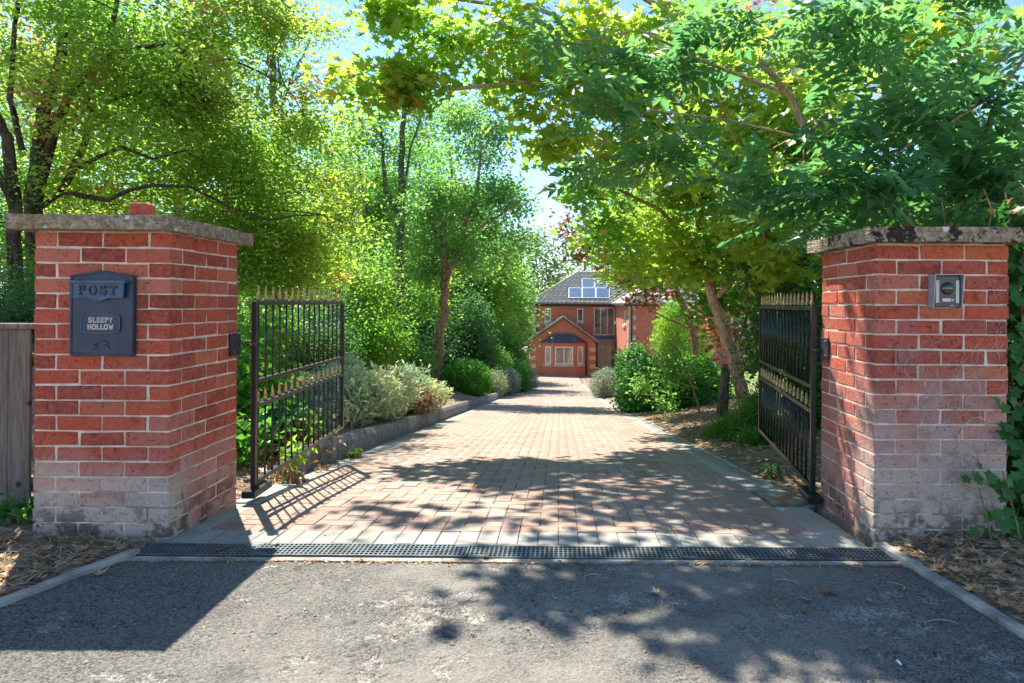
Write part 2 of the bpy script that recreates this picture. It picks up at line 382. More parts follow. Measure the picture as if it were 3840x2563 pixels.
def orient(n, up=.5, droop=.3, g=rng):
    nz = g.normal(size=(n, 3)); nz /= np.linalg.norm(nz, axis=1)[:, None]
    nz[:, 2] = np.abs(nz[:, 2]) ; nz = nz + np.array([0, 0, up]); nz /= np.linalg.norm(nz, axis=1)[:, None]
    d = g.normal(size=(n, 3)); d[:, 2] -= droop; d -= (d * nz).sum(1)[:, None] * nz
    d /= np.linalg.norm(d, axis=1)[:, None]; x = np.cross(d, nz)
    return np.stack([x, d, nz], 2)           # columns x,y,z
def np_mesh(name, V, T):
    me = bpy.data.meshes.new(name); me.vertices.add(len(V)); me.vertices.foreach_set('co', V.astype(np.float32).ravel())
    me.loops.add(T.size); me.loops.foreach_set('vertex_index', T.astype(np.int32).ravel())
    me.polygons.add(len(T)); me.polygons.foreach_set('loop_start', np.arange(0, T.size, 3, dtype=np.int32))
    me.polygons.foreach_set('loop_total', np.full(len(T), 3, dtype=np.int32)); me.update(calc_edges=True); return me
def leaf_arrays(P, size, tmpl, up=.5, droop=.3):
    tv, tf = tmpl; n = len(P); O = orient(n, up, droop)
    V = P[:, None, :] + np.einsum('nij,vj->nvi', O, tv) * size[:, None, None]
    T = (tf[None] + (np.arange(n) * len(tv))[:, None, None]).reshape(-1, 3)
    return V.reshape(-1, 3), T, O
def leaves_mesh(name, P, size, tmpl, up=.5, droop=.3):
    V, T, _ = leaf_arrays(P, size, tmpl, up, droop); return np_mesh(name, V, T)

def ell(n, c, r, shell=.35, g=rng):
    d = g.normal(size=(n, 3)); d /= np.linalg.norm(d, axis=1)[:, None]
    t = g.random(n) ** shell
    return np.array(c) + d * t[:, None] * np.array(r)

def bend(a, b, sag=.1, k=4):
    a = Vector(a); b = Vector(b); L = (b - a).length; o = Vector((rnd.uniform(-1, 1), rnd.uniform(-1, 1), rnd.uniform(.2, 1.2))) * L * sag
    return [a.lerp(b, t) + o * math.sin(math.pi * t) for t in [i / k for i in range(k + 1)]]

def resample(pts, k=3):
    out = []
    for a, b in zip(pts[:-1], pts[1:]):
        for i in range(k): out.append(Vector(a).lerp(Vector(b), i / k))
    out.append(Vector(pts[-1])); return out

def make_tree(name, label, cat, limbs, blobs, bark_m, leaf_m, tmpl, leaf=.05, nl=40, cr=.3, up=.5, droop=.3,
              twig=.012, ntwig=160, singles=0, single_m=None, group=None, seed=1, base=None, stuff_leaf=None, flat=.75, dens=.8):
    """limbs: [(points, r0, r1)], blobs: [(centre, radii, clumps)]"""
    global rng
    rng = np.random.default_rng(seed); rnd.seed(seed)
    root = thing(name, base if base is not None else Vector(limbs[0][0][0]), label, cat, group)
    tb = MB(); pts = []
    for i, (lp, r0, r1) in enumerate(limbs):
        q = resample([Vector(p) for p in lp], 4); m = len(q)
        q = [p + Vector((rnd.gauss(0, 1), rnd.gauss(0, 1), 0)) * (r0 * .18 if 0 < j < m - 1 else 0) for j, p in enumerate(q)]
        rad = [r0 + (r1 - r0) * j / (m - 1) for j in range(m)]
        if i == 0: rad[0] *= 1.35; rad[1] *= 1.12
        tb.tube(q, rad, 9 if r0 > .05 else 6); pts += q[m // 3:] if i == 0 else q
    link('trunk', tb, bark_m, root, smooth=True)
    A = np.array([tuple(p) for p in pts])
    cs = []; blobs = [(c, r, max(3, int(n * dens))) for c, r, n in blobs]
    for c, r, n in blobs:                    # boughs first, then clumps along them: leaves gaps between boughs
        k = max(2, n // 7); sc = ell(k, c, r, .45); rr = float(np.mean(r))
        off = rng.normal(size=(n, 3)) * np.array([1, 1, .5]) * rr * .17
        cs.append(sc[rng.integers(0, k, n)] + off)
    cl = np.vstack(cs)
    br = MB(); idx = rng.permutation(len(cl))[:ntwig]
    nodes = A.copy()
    for i in idx:
        d = np.linalg.norm(nodes - cl[i], axis=1); j = int(np.argmin(d + .6 * np.abs(np.minimum(0, cl[i][2] - nodes[:, 2]))))
        if d[j] > 4.5: continue
        q = bend(nodes[j], cl[i], .10); L = d[j]
        r0 = twig * (0.8 + L * .55)
        br.tube(q, [r0 * (1 - .75 * t / 4) for t in range(5)], 4, cap=False)
        nodes = np.vstack([nodes, np.array([tuple(p) for p in q[2:]])])
    if br.v: link('branches', br, bark_m, root, smooth=True, kind='stuff')
    n = len(cl); per = nl
    P = np.repeat(cl, per, 0) + rng.normal(size=(n * per, 3)) * np.array([cr, cr, cr * flat])
    sz = leaf * rng.uniform(.6, 1.3, len(P))
    if singles:
        d = np.linalg.norm(P - np.array([0, 0, CAMZ]), axis=1)
        vis = np.abs((P[:, 0] / P[:, 1]) * F + VX - 512) < 512; up_ = VY - (P[:, 2] - CAMZ) / P[:, 1] * F; vis &= (up_ > 0) & (up_ < 683)
        d = np.where(vis, d, 1e9); o_ = np.argsort(d)[:singles]
        me = np_mesh('leaf', *tmpl); me.materials.append(single_m)
        O = orient(len(o_), up, droop)
        L = Vector(root.location)
        for k, i in enumerate(o_):
            o = bpy.data.objects.new('leaf', me); C.objects.link(o); o.parent = root
            mt = Matrix([list(O[k][0]) + [0], list(O[k][1]) + [0], list(O[k][2]) + [0], [0, 0, 0, 1]])
            o.matrix_local = Matrix.Translation(Vector(P[i]) - L) @ mt @ Matrix.Scale(float(sz[i]), 4)
        keep = np.ones(len(P), bool); keep[o_] = False; P = P[keep]; sz = sz[keep]
    me = leaves_mesh('crown', P, sz, tmpl, up, droop)
    link('crown', me, leaf_m, root, kind='stuff')
    return root

def make_shrub(name, label, blobs, leaf_m, tmpl, leaf, n, bark_m=None, cat='shrub', group=None, up=.3, droop=-.3, seed=1, shell=.3, cr=.08, nl=12, extra=None):
    """blobs: [(centre,radii,weight)] n leaves in all"""
    global rng
    rng = np.random.default_rng(seed); rnd.seed(seed)
    c0 = blobs[0][0]; base = Vector((c0[0], c0[1], float(zg(c0[0], c0[1]))))
    root = thing(name, base, label, cat, group)
    tot = sum(b[2] for b in blobs)
    cl = np.vstack([ell(max(3, int(n / nl * b[2] / tot)), b[0], b[1], shell) for b in blobs])
    g = zg(cl[:, 0], cl[:, 1]); cl[:, 2] = np.maximum(cl[:, 2], g + .03)
    st = MB()
    for i in range(min(len(cl), 60)):
        b0 = (base.x + rnd.uniform(-.1, .1), base.y + rnd.uniform(-.1, .1), base.z - .03)
        st.tube(bend(b0, cl[rnd.randrange(len(cl))], .12), [.014, .012, .009, .006, .003], 4, cap=False)
    link('stems', st, bark_m or M['bark_brown'], root, smooth=True, kind='stuff')
    P = np.repeat(cl, nl, 0) + rng.normal(size=(len(cl) * nl, 3)) * cr
    link('foliage', leaves_mesh('foliage', P, leaf * rng.uniform(.6, 1.3, len(P)), tmpl, up, droop), leaf_m, root, kind='stuff')
    if extra:                                # a second sort of leaf on the same shrub
        eb, em, et, el, en, nm = extra
        cl = np.vstack([ell(max(3, int(en / nl)), b[0], b[1], shell) for b in eb]); P = np.repeat(cl, nl, 0) + rng.normal(size=(len(cl) * nl, 3)) * cr
        P[:, 2] = np.maximum(P[:, 2], zg(P[:, 0], P[:, 1]) + .01)
        link(nm, leaves_mesh(nm, P, el * rng.uniform(.6, 1.3, len(P)), et, up, droop), em, root, kind='stuff')
    return root

# ------------------------------------------------------------------ ground, road
def grid_mesh(name, xs, ys, zf):
    X, Y = np.meshgrid(xs, ys); Z = zf(X, Y); V = np.stack([X, Y, Z], -1).reshape(-1, 3)
    nx, ny = len(xs), len(ys); i = (np.arange(ny - 1)[:, None] * nx + np.arange(nx - 1)[None]).ravel()
    T = np.vstack([np.stack([i, i + 1, i + nx + 1], 1), np.stack([i, i + nx + 1, i + nx], 1)])
    return np_mesh(name, V, T)
def uneven(x, y): return .012 * np.sin(x * 9.1 + np.sin(y * 5) * 2) * np.sin(y * 11.3 + x * 3) + .006 * np.sin(x * 31 + y * 17)
ls = lambda a, b, n: list(np.linspace(a, b, n))
def zterr(X, Y):
    z = zg(X, Y)
    inside = (X > -2.10) & (X < 1.54) & (Y > 3.0) & (Y < 60)
    road = (X > -2.6 - np.clip(2.4 - Y, 0, 9)) & (X < 1.62 + np.clip(3.2 - Y, 0, 99) * .11) & (Y <= 3.15)
    xl = -1.944 - (2.945 - Y) * .33
    road = (Y <= 3.1) & (X > xl - .02) & (X < 1.55 + (3.155 - Y) * .11)
    z = np.where(inside | road, z - .16, z + uneven(X, Y))
    return z
xs = ls(-400, -30, 12) + ls(-25, -8, 18) + ls(-7.8, -2.6, 40) + ls(-2.55, -1.3, 40) + ls(-1.2, 1.2, 7) + ls(1.3, 2.8, 46) + ls(2.9, 8, 36) + ls(8.5, 30, 18) + ls(40, 400, 12)
ys = ls(-40, 0, 10) + ls(.5, 4.5, 110) + ls(4.6, 15, 60) + ls(15.4, 60, 70) + ls(65, 600, 20)
g = link('ground', grid_mesh('ground', np.array(xs), np.array(ys), zterr), M['soil'], kind='structure', smooth=True)
# asphalt apron
def vn(X, Y, sc, seed):
    gr = np.random.default_rng(seed).random((256, 256)); x = X * sc + 1000; y = Y * sc + 1000
    xi = np.floor(x).astype(int); yi = np.floor(y).astype(int); fx = x - xi; fy = y - yi
    fx = fx * fx * (3 - 2 * fx); fy = fy * fy * (3 - 2 * fy); g0 = lambda a, b: gr[a % 256, b % 256]
    return (g0(xi, yi) * (1 - fx) + g0(xi + 1, yi) * fx) * (1 - fy) + (g0(xi, yi + 1) * (1 - fx) + g0(xi + 1, yi + 1) * fx) * fy
def fbm(X, Y, sc, seed, o=4, gain=.55):
    t = 0; a = 1; n = 0
    for i in range(o): t = t + a * vn(X, Y, sc * 2.03 ** i, seed + i); n += a; a *= gain
    return t / n
def road_mesh():
    us = np.linspace(0, 1, 560); vs_ = np.concatenate([np.linspace(-12, 1.5, 20), np.linspace(1.51, 2.955, 190)])
    U, Y = np.meshgrid(us, vs_)
    xl = -1.944 - (2.945 - Y) * .33; xr = 1.534 + (3.155 - Y) * .11
    X = xl + (xr - xl) * U
    reg = np.zeros_like(X)
    for cx, cy, rx, ry, k in ((-.45, 2.45, .55, .28, 1.0), (.05, 2.6, .45, .2, .85), (-.6, 2.1, .3, .12, .7), (-1.35, 2.62, .45, .16, .85), (-1.75, 2.35, .3, .15, .6), (-1.35, 2.02, .3, .06, .8), (1.05, 2.42, .45, .12, .9), (1.35, 2.1, .4, .12, .9), (1.25, 2.62, .35, .1, .5), (-1.0, 2.85, .5, .06, .5), (.2, 2.86, .8, .06, .6)):
        reg = np.maximum(reg, k * np.exp(-((X - cx) / rx) ** 2 - ((Y - cy) / ry) ** 2))
    Xw = X + .02 * (fbm(X, Y, 30, 91) - .5); Yw = Y + .02 * (fbm(X, Y, 30, 95) - .5)
    f = fbm(Xw * .75, Yw * 1.25, 11, 5, 5, .6)
    wear = sstep(.0, .045, f - (.73 - .24 * reg))                       # ravelled shallow hollows, crisp edged
    fine = fbm(X, Y, 75, 40, 2, .7)
    Z = .006 * (fbm(X, Y, 1.6, 60, 2) - .5) + .0028 * (fine - .5) - wear * (.0075 - .004 * fine) + .004 * np.exp(-((f - (.73 - .24 * reg) + .012) / .012) ** 2) * (reg > .15)
    Z = Z - .012 * sstep(0, 1, np.exp(-((fbm(X * .6, Y * 1.6, 5.5, 77, 4, .5) - .53) / .0045) ** 2)) * sstep(.15, .5, reg)
    Z = Z - .004 - .012 * sstep(2.88, 2.955, Y)
    nx, ny = len(us), len(vs_); i = (np.arange(ny - 1)[:, None] * nx + np.arange(nx - 1)[None]).ravel()
    T = np.vstack([np.stack([i, i + 1, i + nx + 1], 1), np.stack([i, i + nx + 1, i + nx], 1)])
    me = np_mesh('road', np.stack([X, Y, Z], -1).reshape(-1, 3), T)
    at = me.attributes.new('wear', 'FLOAT', 'POINT'); at.data.foreach_set('value', wear.astype(np.float32).ravel())
    return me
link('road', road_mesh(), M['asphalt'], kind='structure', smooth=True)
# edging strips beside the asphalt, and the thin strip on the right of the drive
ed = MB()
def strip(pts, wd, h, sink=.12):
    for (x0, y0, z0), (x1, y1, z1) in zip(pts[:-1], pts[1:]):
        v = [(x0, y0, z0 - sink), (x0 + wd, y0, z0 - sink), (x0 + wd, y0, z0 + h), (x0, y0, z0 + h), (x1, y1, z1 - sink), (x1 + wd, y1, z1 - sink), (x1 + wd, y1, z1 + h), (x1, y1, z1 + h)]
        ed.add(v, [(0, 1, 2, 3), (7, 6, 5, 4), (0, 4, 5, 1), (1, 5, 6, 2), (2, 6, 7, 3), (3, 7, 4, 0)])
for a, b in ((-12, -.5), (-.49, .42), (.425, 1.34), (1.345, 2.25), (2.255, 3.0)):
    strip([(-1.944 - (2.945 - a) * .33 - .05, a, 0), (-1.944 - (2.945 - b) * .33 - .05, b, 0)], .048, .022 + rnd.uniform(-.004, .004))
    a2, b2 = a + .15, b + .15
    strip([(1.536 + (3.155 - a2) * .11, a2, 0), (1.536 + (3.155 - b2) * .11, b2, 0)], .05, .018 + rnd.uniform(-.004, .004))
link('edging', ed, M['concrete'], kind='structure', bevel=.004)
ed = MB(); yy = 3.93
while yy < 21:
    b = yy + .915; strip([(1.505, yy + .004, float(zc(yy))), (1.505, b, float(zc(b)))], .05, .006 + rnd.uniform(-.003, .003), .1); yy = b
link('path_edging', ed, M['concrete'], kind='structure', bevel=.003)
hs = MB(); hs.bb(-1.97, 1.60, 2.935, 2.972, -.12, -.006)
hs.bb(-1.97, 1.60, 3.128, 3.139, -.12, -.004)
link('haunching', hs, M['concrete'], kind='structure')

# drainage channel
dr = thing('drainage_channel', (0, 3.05, -.1), 'long dark slotted drain laid across the driveway entrance', 'drain')
ch = MB(); ch.bb(-1.955, 1.60, 2.973, 3.127, -.13, -.12); ch.bb(-1.955, 1.60, 2.973, 2.981, -.12, -.004); ch.bb(-1.955, 1.60, 3.119, 3.127, -.12, -.004)
link('channel', ch, M['pit'], dr)
joints = [-1.95, -1.42, -.418, .572, 1.595]
for k in range(4):
    x0, x1 = joints[k] + .003, joints[k + 1] - .003; dy = (0, .004, -.004, .005)[k]; dz = (0, .002, 0, -.003)[k]
    gm = MB(); ya, yb = 2.983 + dy, 3.117 + dy; zt = .0 + dz
    for j in range(6):
        y = ya + (yb - ya) * j / 5; wdt = .010 if j in (0, 5) else .006
        gm.bb(x0, x1, y - wdt / 2, y + wdt / 2, zt - .014, zt)
    m = max(2, int((x1 - x0) / .0215)); 
    for j in range(m + 1):
        x = x0 + .004 + (x1 - x0 - .008) * j / m; gm.bb(x - .0033, x + .0033, ya, yb, zt - .0135, zt - .0005)
    gm.bb(x0, x0 + .07 if k else x0 + .01, ya, ya + (yb - ya) * .2, zt - .012, zt - .0002); gm.bb(x1 - .07, x1, yb - (yb - ya) * .2, yb, zt - .012, zt - .0002)
    link('grate', gm, M['grate'], dr)

# ------------------------------------------------------------------ block paving
PX0, PX1, PY0 = -2.0, 1.5, 3.142
drv = grid_mesh('driveway', np.array(ls(-2.05, 1.50, 8)), np.array(ls(3.14, 46, 260)), lambda X, Y: zc(Y) - .009)
drive = link('driveway', drv, M['sand'], kind='structure')
def block_mesh(nm, lx, ly, mat, seed):
    r = random.Random(seed); m = MB(); g_ = .0016; b = .0035
    hx, hy = lx / 2 - g_, ly / 2 - g_
    j = lambda: r.uniform(-.0012, .0012)
    lo = [(-hx, -hy, -.03), (hx, -hy, -.03), (hx, hy, -.03), (-hx, hy, -.03)]
    md = [(x + j(), y + j(), -b) for x, y, _ in lo]; hi_ = [(x - math.copysign(b, x) + j(), y - math.copysign(b, y) + j(), j() * .5) for x, y, _ in lo]
    m.add(lo + md + hi_, [(8, 9, 10, 11)] + [(i, (i + 1) % 4, (i + 1) % 4 + 4, i + 4) for i in range(4)] + [(i + 4, (i + 1) % 4 + 4, (i + 1) % 4 + 8, i + 8) for i in range(4)])
    me = m.mesh(nm); fixn(me); me.materials.append(mat); return me
blocks = []                                   # (cx, cy, lx, ly, kind)
for i in range(35): blocks.append((PX0 + .05 + .1 * i, PY0 + .1, .1, .2, 'grey'))
iy0 = PY0 + .2; NXC = 31; ix0 = PX0 + .2
nyc = int((47 - iy0) / .1)
for j in range(nyc):
    for i in range(NXC):
        m_ = (i - j) % 4; x = ix0 + i * .1; y = iy0 + j * .1
        if m_ == 0: blocks.append((x + .1, y + .05, .2, .1, 'red') if i + 1 < NXC else (x + .05, y + .05, .1, .1, 'red'))
        elif m_ == 1 and i == 0: blocks.append((x + .05, y + .05, .1, .1, 'red'))
        elif m_ == 3: blocks.append((x + .05, y + .1, .1, .2, 'red') if j + 1 < nyc else (x + .05, y + .05, .1, .1, 'red'))
        elif m_ == 2 and j == 0: blocks.append((x + .05, y + .05, .1, .1, 'red'))
for side in (0, 1):
    for j in range(int((38 - iy0) / .1)): blocks.append((PX0 + .1 if side == 0 else PX1 - .1, iy0 + .05 + .1 * j, .2, .1, 'grey'))
def hidden(b):
    x, y = b[0], b[1]
    return (x < -1.95 and 3.2 < y < 3.84) or (x < -1.80 and 3.90 < y < 4.50) or (x > 1.32 and 3.96 < y < 4.42)
blocks = [b for b in blocks if not hidden(b)]
def seen(b):
    px = VX + F * b[0] / b[1]; return -8 < px < 1032
blocks.sort(key=lambda b: b[1] if seen(b) else b[1] + 50)
bm_cache = {}
NP = 298
r_ = random.Random(5)
for cx, cy, lx, ly, kd in blocks[:NP]:
    key = (lx, ly, kd, r_.randrange(3))
    if key not in bm_cache: bm_cache[key] = block_mesh('paving_block', lx, ly, M['pv_red_o'] if kd == 'red' else M['pv_grey_o'], hash(key[:2]) % 99 + key[3])
    o = bpy.data.objects.new('paving_block', bm_cache[key]); C.objects.link(o); o.parent = drive
    sl_ = (float(zc(cy + .05)) - float(zc(cy - .05))) / .1
    o.location = (cx, cy, float(zc(cy)) + r_.gauss(0, .0014)); o.rotation_euler = (math.atan(sl_) + r_.uniform(-.008, .008), r_.uniform(-.008, .008), r_.uniform(-.006, .006))
def rest_blocks(kind, mat, nm):
    B = np.array([(b[0], b[1], b[2], b[3]) for b in blocks[NP:] if b[4] == kind]); n = len(B); g_ = .0016; bb = .004
    sx = np.array([-1, 1, 1, -1]); sy = np.array([-1, -1, 1, 1])
    V = np.zeros((n, 12, 3))
    for lv, (ins, zo) in enumerate(((0, -.014), (0, -bb), (bb, 0))):
        V[:, lv * 4:lv * 4 + 4, 0] = B[:, 0:1] + sx * (B[:, 2:3] / 2 - g_ - ins); V[:, lv * 4:lv * 4 + 4, 1] = B[:, 1:2] + sy * (B[:, 3:4] / 2 - g_ - ins)
        V[:, lv * 4:lv * 4 + 4, 2] = zo
    g2 = np.random.default_rng(3)
    V[:, :, 2] += zc(V[:, :, 1]) + g2.uniform(-.0015, .0015, (n, 1)) + (V[:, :, 0] - B[:, 0:1]) * g2.uniform(-.01, .01, (n, 1))
    q = [(8, 9, 10, 11)] + [(i, (i + 1) % 4, (i + 1) % 4 + 4, i + 4) for i in range(4)] + [(i + 4, (i + 1) % 4 + 4, (i + 1) % 4 + 8, i + 8) for i in range(4)]
    t = np.array([x for a, b, c, d in q for x in ((a, b, c), (a, c, d))])
    T = (t[None] + (np.arange(n) * 12)[:, None, None]).reshape(-1, 3)
    link(nm, np_mesh(nm, V.reshape(-1, 3), T), mat, drive, kind='stuff')
rest_blocks('red', M['pv_red_i'], 'far_paving'); rest_blocks('grey', M['pv_grey_i'], 'far_border_paving')
# the court in front of the house, wider than the drive
ct = grid_mesh('courtyard', np.array(ls(-2.9, 12, 20)), np.array(ls(36.5, 56, 60)), lambda X, Y: zc(Y) + .0 - .012 + .0 * X)
def court_mat():
    t = NT('court_paving'); p = t.pos()
    b = t.n('ShaderNodeTexBrick'); b.inputs['Scale'].default_value = 1; b.inputs['Brick Width'].default_value = .2; b.inputs['Row Height'].default_value = .1; b.inputs['Mortar Size'].default_value = .004
    t.l(p, b.inputs['Vector']); b.inputs['Color1'].default_value = (.40, .24, .18, 1); b.inputs['Color2'].default_value = (.33, .20, .16, 1); b.inputs['Mortar'].default_value = (.12, .10, .08, 1)
    t.bsdf(t.mix(t.ramp(t.noise(2, 4), .4, .7, 0, .4), b.outputs[0], (.46, .36, .3)), .9); return t.m
link('courtyard', ct, court_mat(), kind='structure')

# raised kerb of grey blocks on the left
kerb_bed = MB(); yy = 4.96
kl = [4.96 + .1 * i for i in range(175)]
kb = []
for v in range(4):
    m = MB(); r = random.Random(v); hw = .0475
    prof = [(-.13, -.08), (0, -.08), (0, .140), (-.030, .192), (-.13, .195)]
    prof = [(x, z + (r.uniform(-.002, .002) if z > 0 else 0)) for x, z in prof]
    m.prism([(x, z) for x, z in prof], -hw, hw); me = m.mesh('kerb_block'); fixn(me); me.materials.append(M['kerb'])
    bm = bmesh.new(); bm.from_mesh(me); bmesh.ops.bevel(bm, geom=bm.edges[:], offset=.003, segments=1, affect='EDGES'); bm.to_mesh(me); bm.free(); kb.append(me)
kp = MB()
for a, b in zip(np.arange(4.93, 22.4, .5), np.arange(5.43, 22.9, .5)):
    za, zb = float(zc(a)), float(zc(b)); kp.add([(-2.128, a, za - .1), (-2.005, a, za - .1), (-2.005, a, za + .13), (-2.128, a, za + .175), (-2.128, b, zb - .1), (-2.005, b, zb - .1), (-2.005, b, zb + .13), (-2.128, b, zb + .175)],
            [(0, 1, 2, 3), (7, 6, 5, 4), (0, 4, 5, 1), (1, 5, 6, 2), (2, 6, 7, 3), (3, 7, 4, 0)])
kerb = link('kerb', kp, M['mortar'], kind='structure')
for i, y in enumerate(kl):
    o = bpy.data.objects.new('kerb_block', kb[r_.randrange(4)]); C.objects.link(o); o.parent = kerb
    o.location = (-1.998 + r_.uniform(-.003, .003), y + .02, float(zc(y)) + r_.uniform(-.003, .003)); o.rotation_euler = (math.atan(-.11), r_.uniform(-.02, .02), r_.uniform(-.025, .025))

# motor covers at the gate feet
def slab(x0, x1, y0, y1, label, rust):
    m = MB(); z0, z1 = float(zc(y0)), float(zc(y1))
    m.add([(x0, y0, z0 - .03), (x1, y0, z0 - .03), (x1, y1, z1 - .03), (x0, y1, z1 - .03), (x0, y0, z0 + .012), (x1, y0, z0 + .012), (x1, y1, z1 + .012), (x0, y1, z1 + .012)],
          [(0, 1, 5, 4), (1, 2, 6, 5), (2, 3, 7, 6), (3, 0, 4, 7), (4, 5, 6, 7), (3, 2, 1, 0)])
    t = NT('slate_cover_paint'); c = t.mix(t.ramp(t.noise(9, 5), .35, .7), (.22, .24, .22), (.34, .36, .33))
    if rust: c = t.mix(t.ramp(t.noise(6, 4), .42, .6), c, (.26, .12, .05))
    t.bsdf(c, .55, 0, t.bump(t.noise(90, 4), .3, .003))
    return tag(link('gate_motor_cover', m, t.m, bevel=.003), label, 'cover plate', 'covers at the gate feet')
slab(-1.97, -1.81, 3.90, 4.50, 'grey cover plate at the foot of the left gate', False)
slab(1.33, 1.53, 3.97, 4.42, 'rust stained cover plate at the foot of the right gate', True)

# ------------------------------------------------------------------ gate pillars
def brick_meshes(mat, n=6):
    out = []
    for s in range(n):
        r = random.Random(s + 40); m = MB(); m.box((0, 0, 0), (.2155, .1035, .0655)); me = m.mesh('brick'); fixn(me)
        bm = bmesh.new(); bm.from_mesh(me); bmesh.ops.bevel(bm, geom=bm.edges[:], offset=.0035, segments=1, affect='EDGES')
        for v in bm.verts: v.co += Vector((r.uniform(-1, 1) * .0022, r.uniform(-1, 1) * .0016, r.uniform(-1, 1) * .0024))
        bm.to_mesh(me); bm.free(); me.materials.append(mat); out.append(me)
    return out
def pillar(x0, y0, top, first_A, mat, capmat, capbox, label, hinge, hside):
    Wd = .665; root = thing('brick_pillar', (x0 + Wd / 2, y0 + Wd / 2, 0), label, 'gate pillar', 'brick gate pillars')
    L = Vector(root.location); bms = brick_meshes(mat); r = random.Random(int(x0 * 100))
    core = MB(); core.bb(x0 + .004, x0 + Wd - .004, y0 + .004, y0 + Wd - .004, -.35, top - .002)
    link('mortar', core, M['mortar'], root)
    nb = 22
    for k in range(nb):
        z = top - .0325 - .004 - k * .075
        A = (k % 2 == 0) == first_A; items = []
        if A:      # stretchers run the full depth on the sides, front shows header, stretcher, stretcher, header
            for s in (0, 1):
                for i in range(3): items.append((x0 + .05125 if s == 0 else x0 + Wd - .05125, y0 + .1075 + .225 * i, 90))
            for s in (0, 1):
                for i in range(2): items.append((x0 + Wd / 2 + (-.1125 if i == 0 else .1125), y0 + .05125 if s == 0 else y0 + Wd - .05125, 0))
        else:
            for s in (0, 1):
                for i in range(3): items.append((x0 + .1075 + .225 * i, y0 + .05125 if s == 0 else y0 + Wd - .05125, 0))
            for s in (0, 1):
                for i in range(2): items.append((x0 + .05125 if s == 0 else x0 + Wd - .05125, y0 + Wd / 2 + (-.1125 if i == 0 else .1125), 90))
        for bx, by, a in items:
            if z < -.12: continue
            o = bpy.data.objects.new('brick', bms[r.randrange(6)]); C.objects.link(o); o.parent = root
            dx = r.uniform(-.0022, .0022); dy = r.uniform(-.0022, .0022)
            o.location = Vector((bx + dx, by + dy, z + r.uniform(-.0012, .0012))) - L
            o.rotation_euler = (R(r.uniform(-.5, .5)), R(r.uniform(-.4, .4)), R(a + 180 * r.randrange(2) + r.uniform(-.35, .35)))
    cp = MB(); cx0, cx1, cy0, cy1, cz0, cz1 = capbox; cp.bb(cx0, cx1, cy0, cy1, cz0, cz1)
    me = cp.mesh('cap_stone'); fixn(me); bm = bmesh.new(); bm.from_mesh(me)
    bmesh.ops.subdivide_edges(bm, edges=bm.edges[:], cuts=12, use_grid_fill=True)
    for v in bm.verts: v.co += Vector((r.gauss(0, .0016), r.gauss(0, .0016), r.gauss(0, .0014)))
    bm.to_mesh(me); bm.free(); link('cap_stone', me, capmat, root, smooth=False)
    jt = MB(); jt.bb(x0 + .01, x0 + Wd - .01, y0 + .01, y0 + Wd - .01, top - .004, cz0 + .004); link('mortar_joint', jt, M['mortar'], root)
    ya, yb, za, zb = hinge; xf = x0 + Wd if hside > 0 else x0
    hp = MB(); hp.bb(min(xf, xf + hside * .012), max(xf, xf + hside * .012), ya, yb, za, zb); h = link('hinge_plate', hp, M['plate'], root, bevel=.002)
    for zz in (za + .022, zb - .022):
        b = MB(); b.tube([(xf + hside * .010, ya + .03, zz), (xf + hside * .019, ya + .03, zz)], .009, 6); link('bolt', b, M['bolt'], h)
    return root
pL = pillar(-2.575, 3.185, 1.495, True, M['brick_l'], M['cap_l'], (-2.645, -1.868, 3.095, 3.955, 1.502, 1.572),
       'red brick pillar carrying the dark blue post box, its foot bleached with white salts', (3.752, 3.868, .845, .975), 1)
pR = pillar(1.578, 3.253, 1.468, False, M['brick_r'], M['cap_r'], (1.508, 2.295, 3.163, 3.975, 1.476, 1.549),
       'red brick pillar with the intercom, mossy cap and dried vine marks', (3.80, 3.912, .842, .972), -1)
# half brick on the cap
lb = MB(); lb.bb(-.040, .040, -.05, .05, 0, .063); o = link('loose_brick', lb, M['brick_l'], bevel=.006)
p_ = W(142.5, 212, 3.18); o.location = (p_.x, 3.18, 1.573); o.rotation_euler = (0, 0, R(8)); tag(o, 'small broken brick lying on the left pillar cap', 'brick')

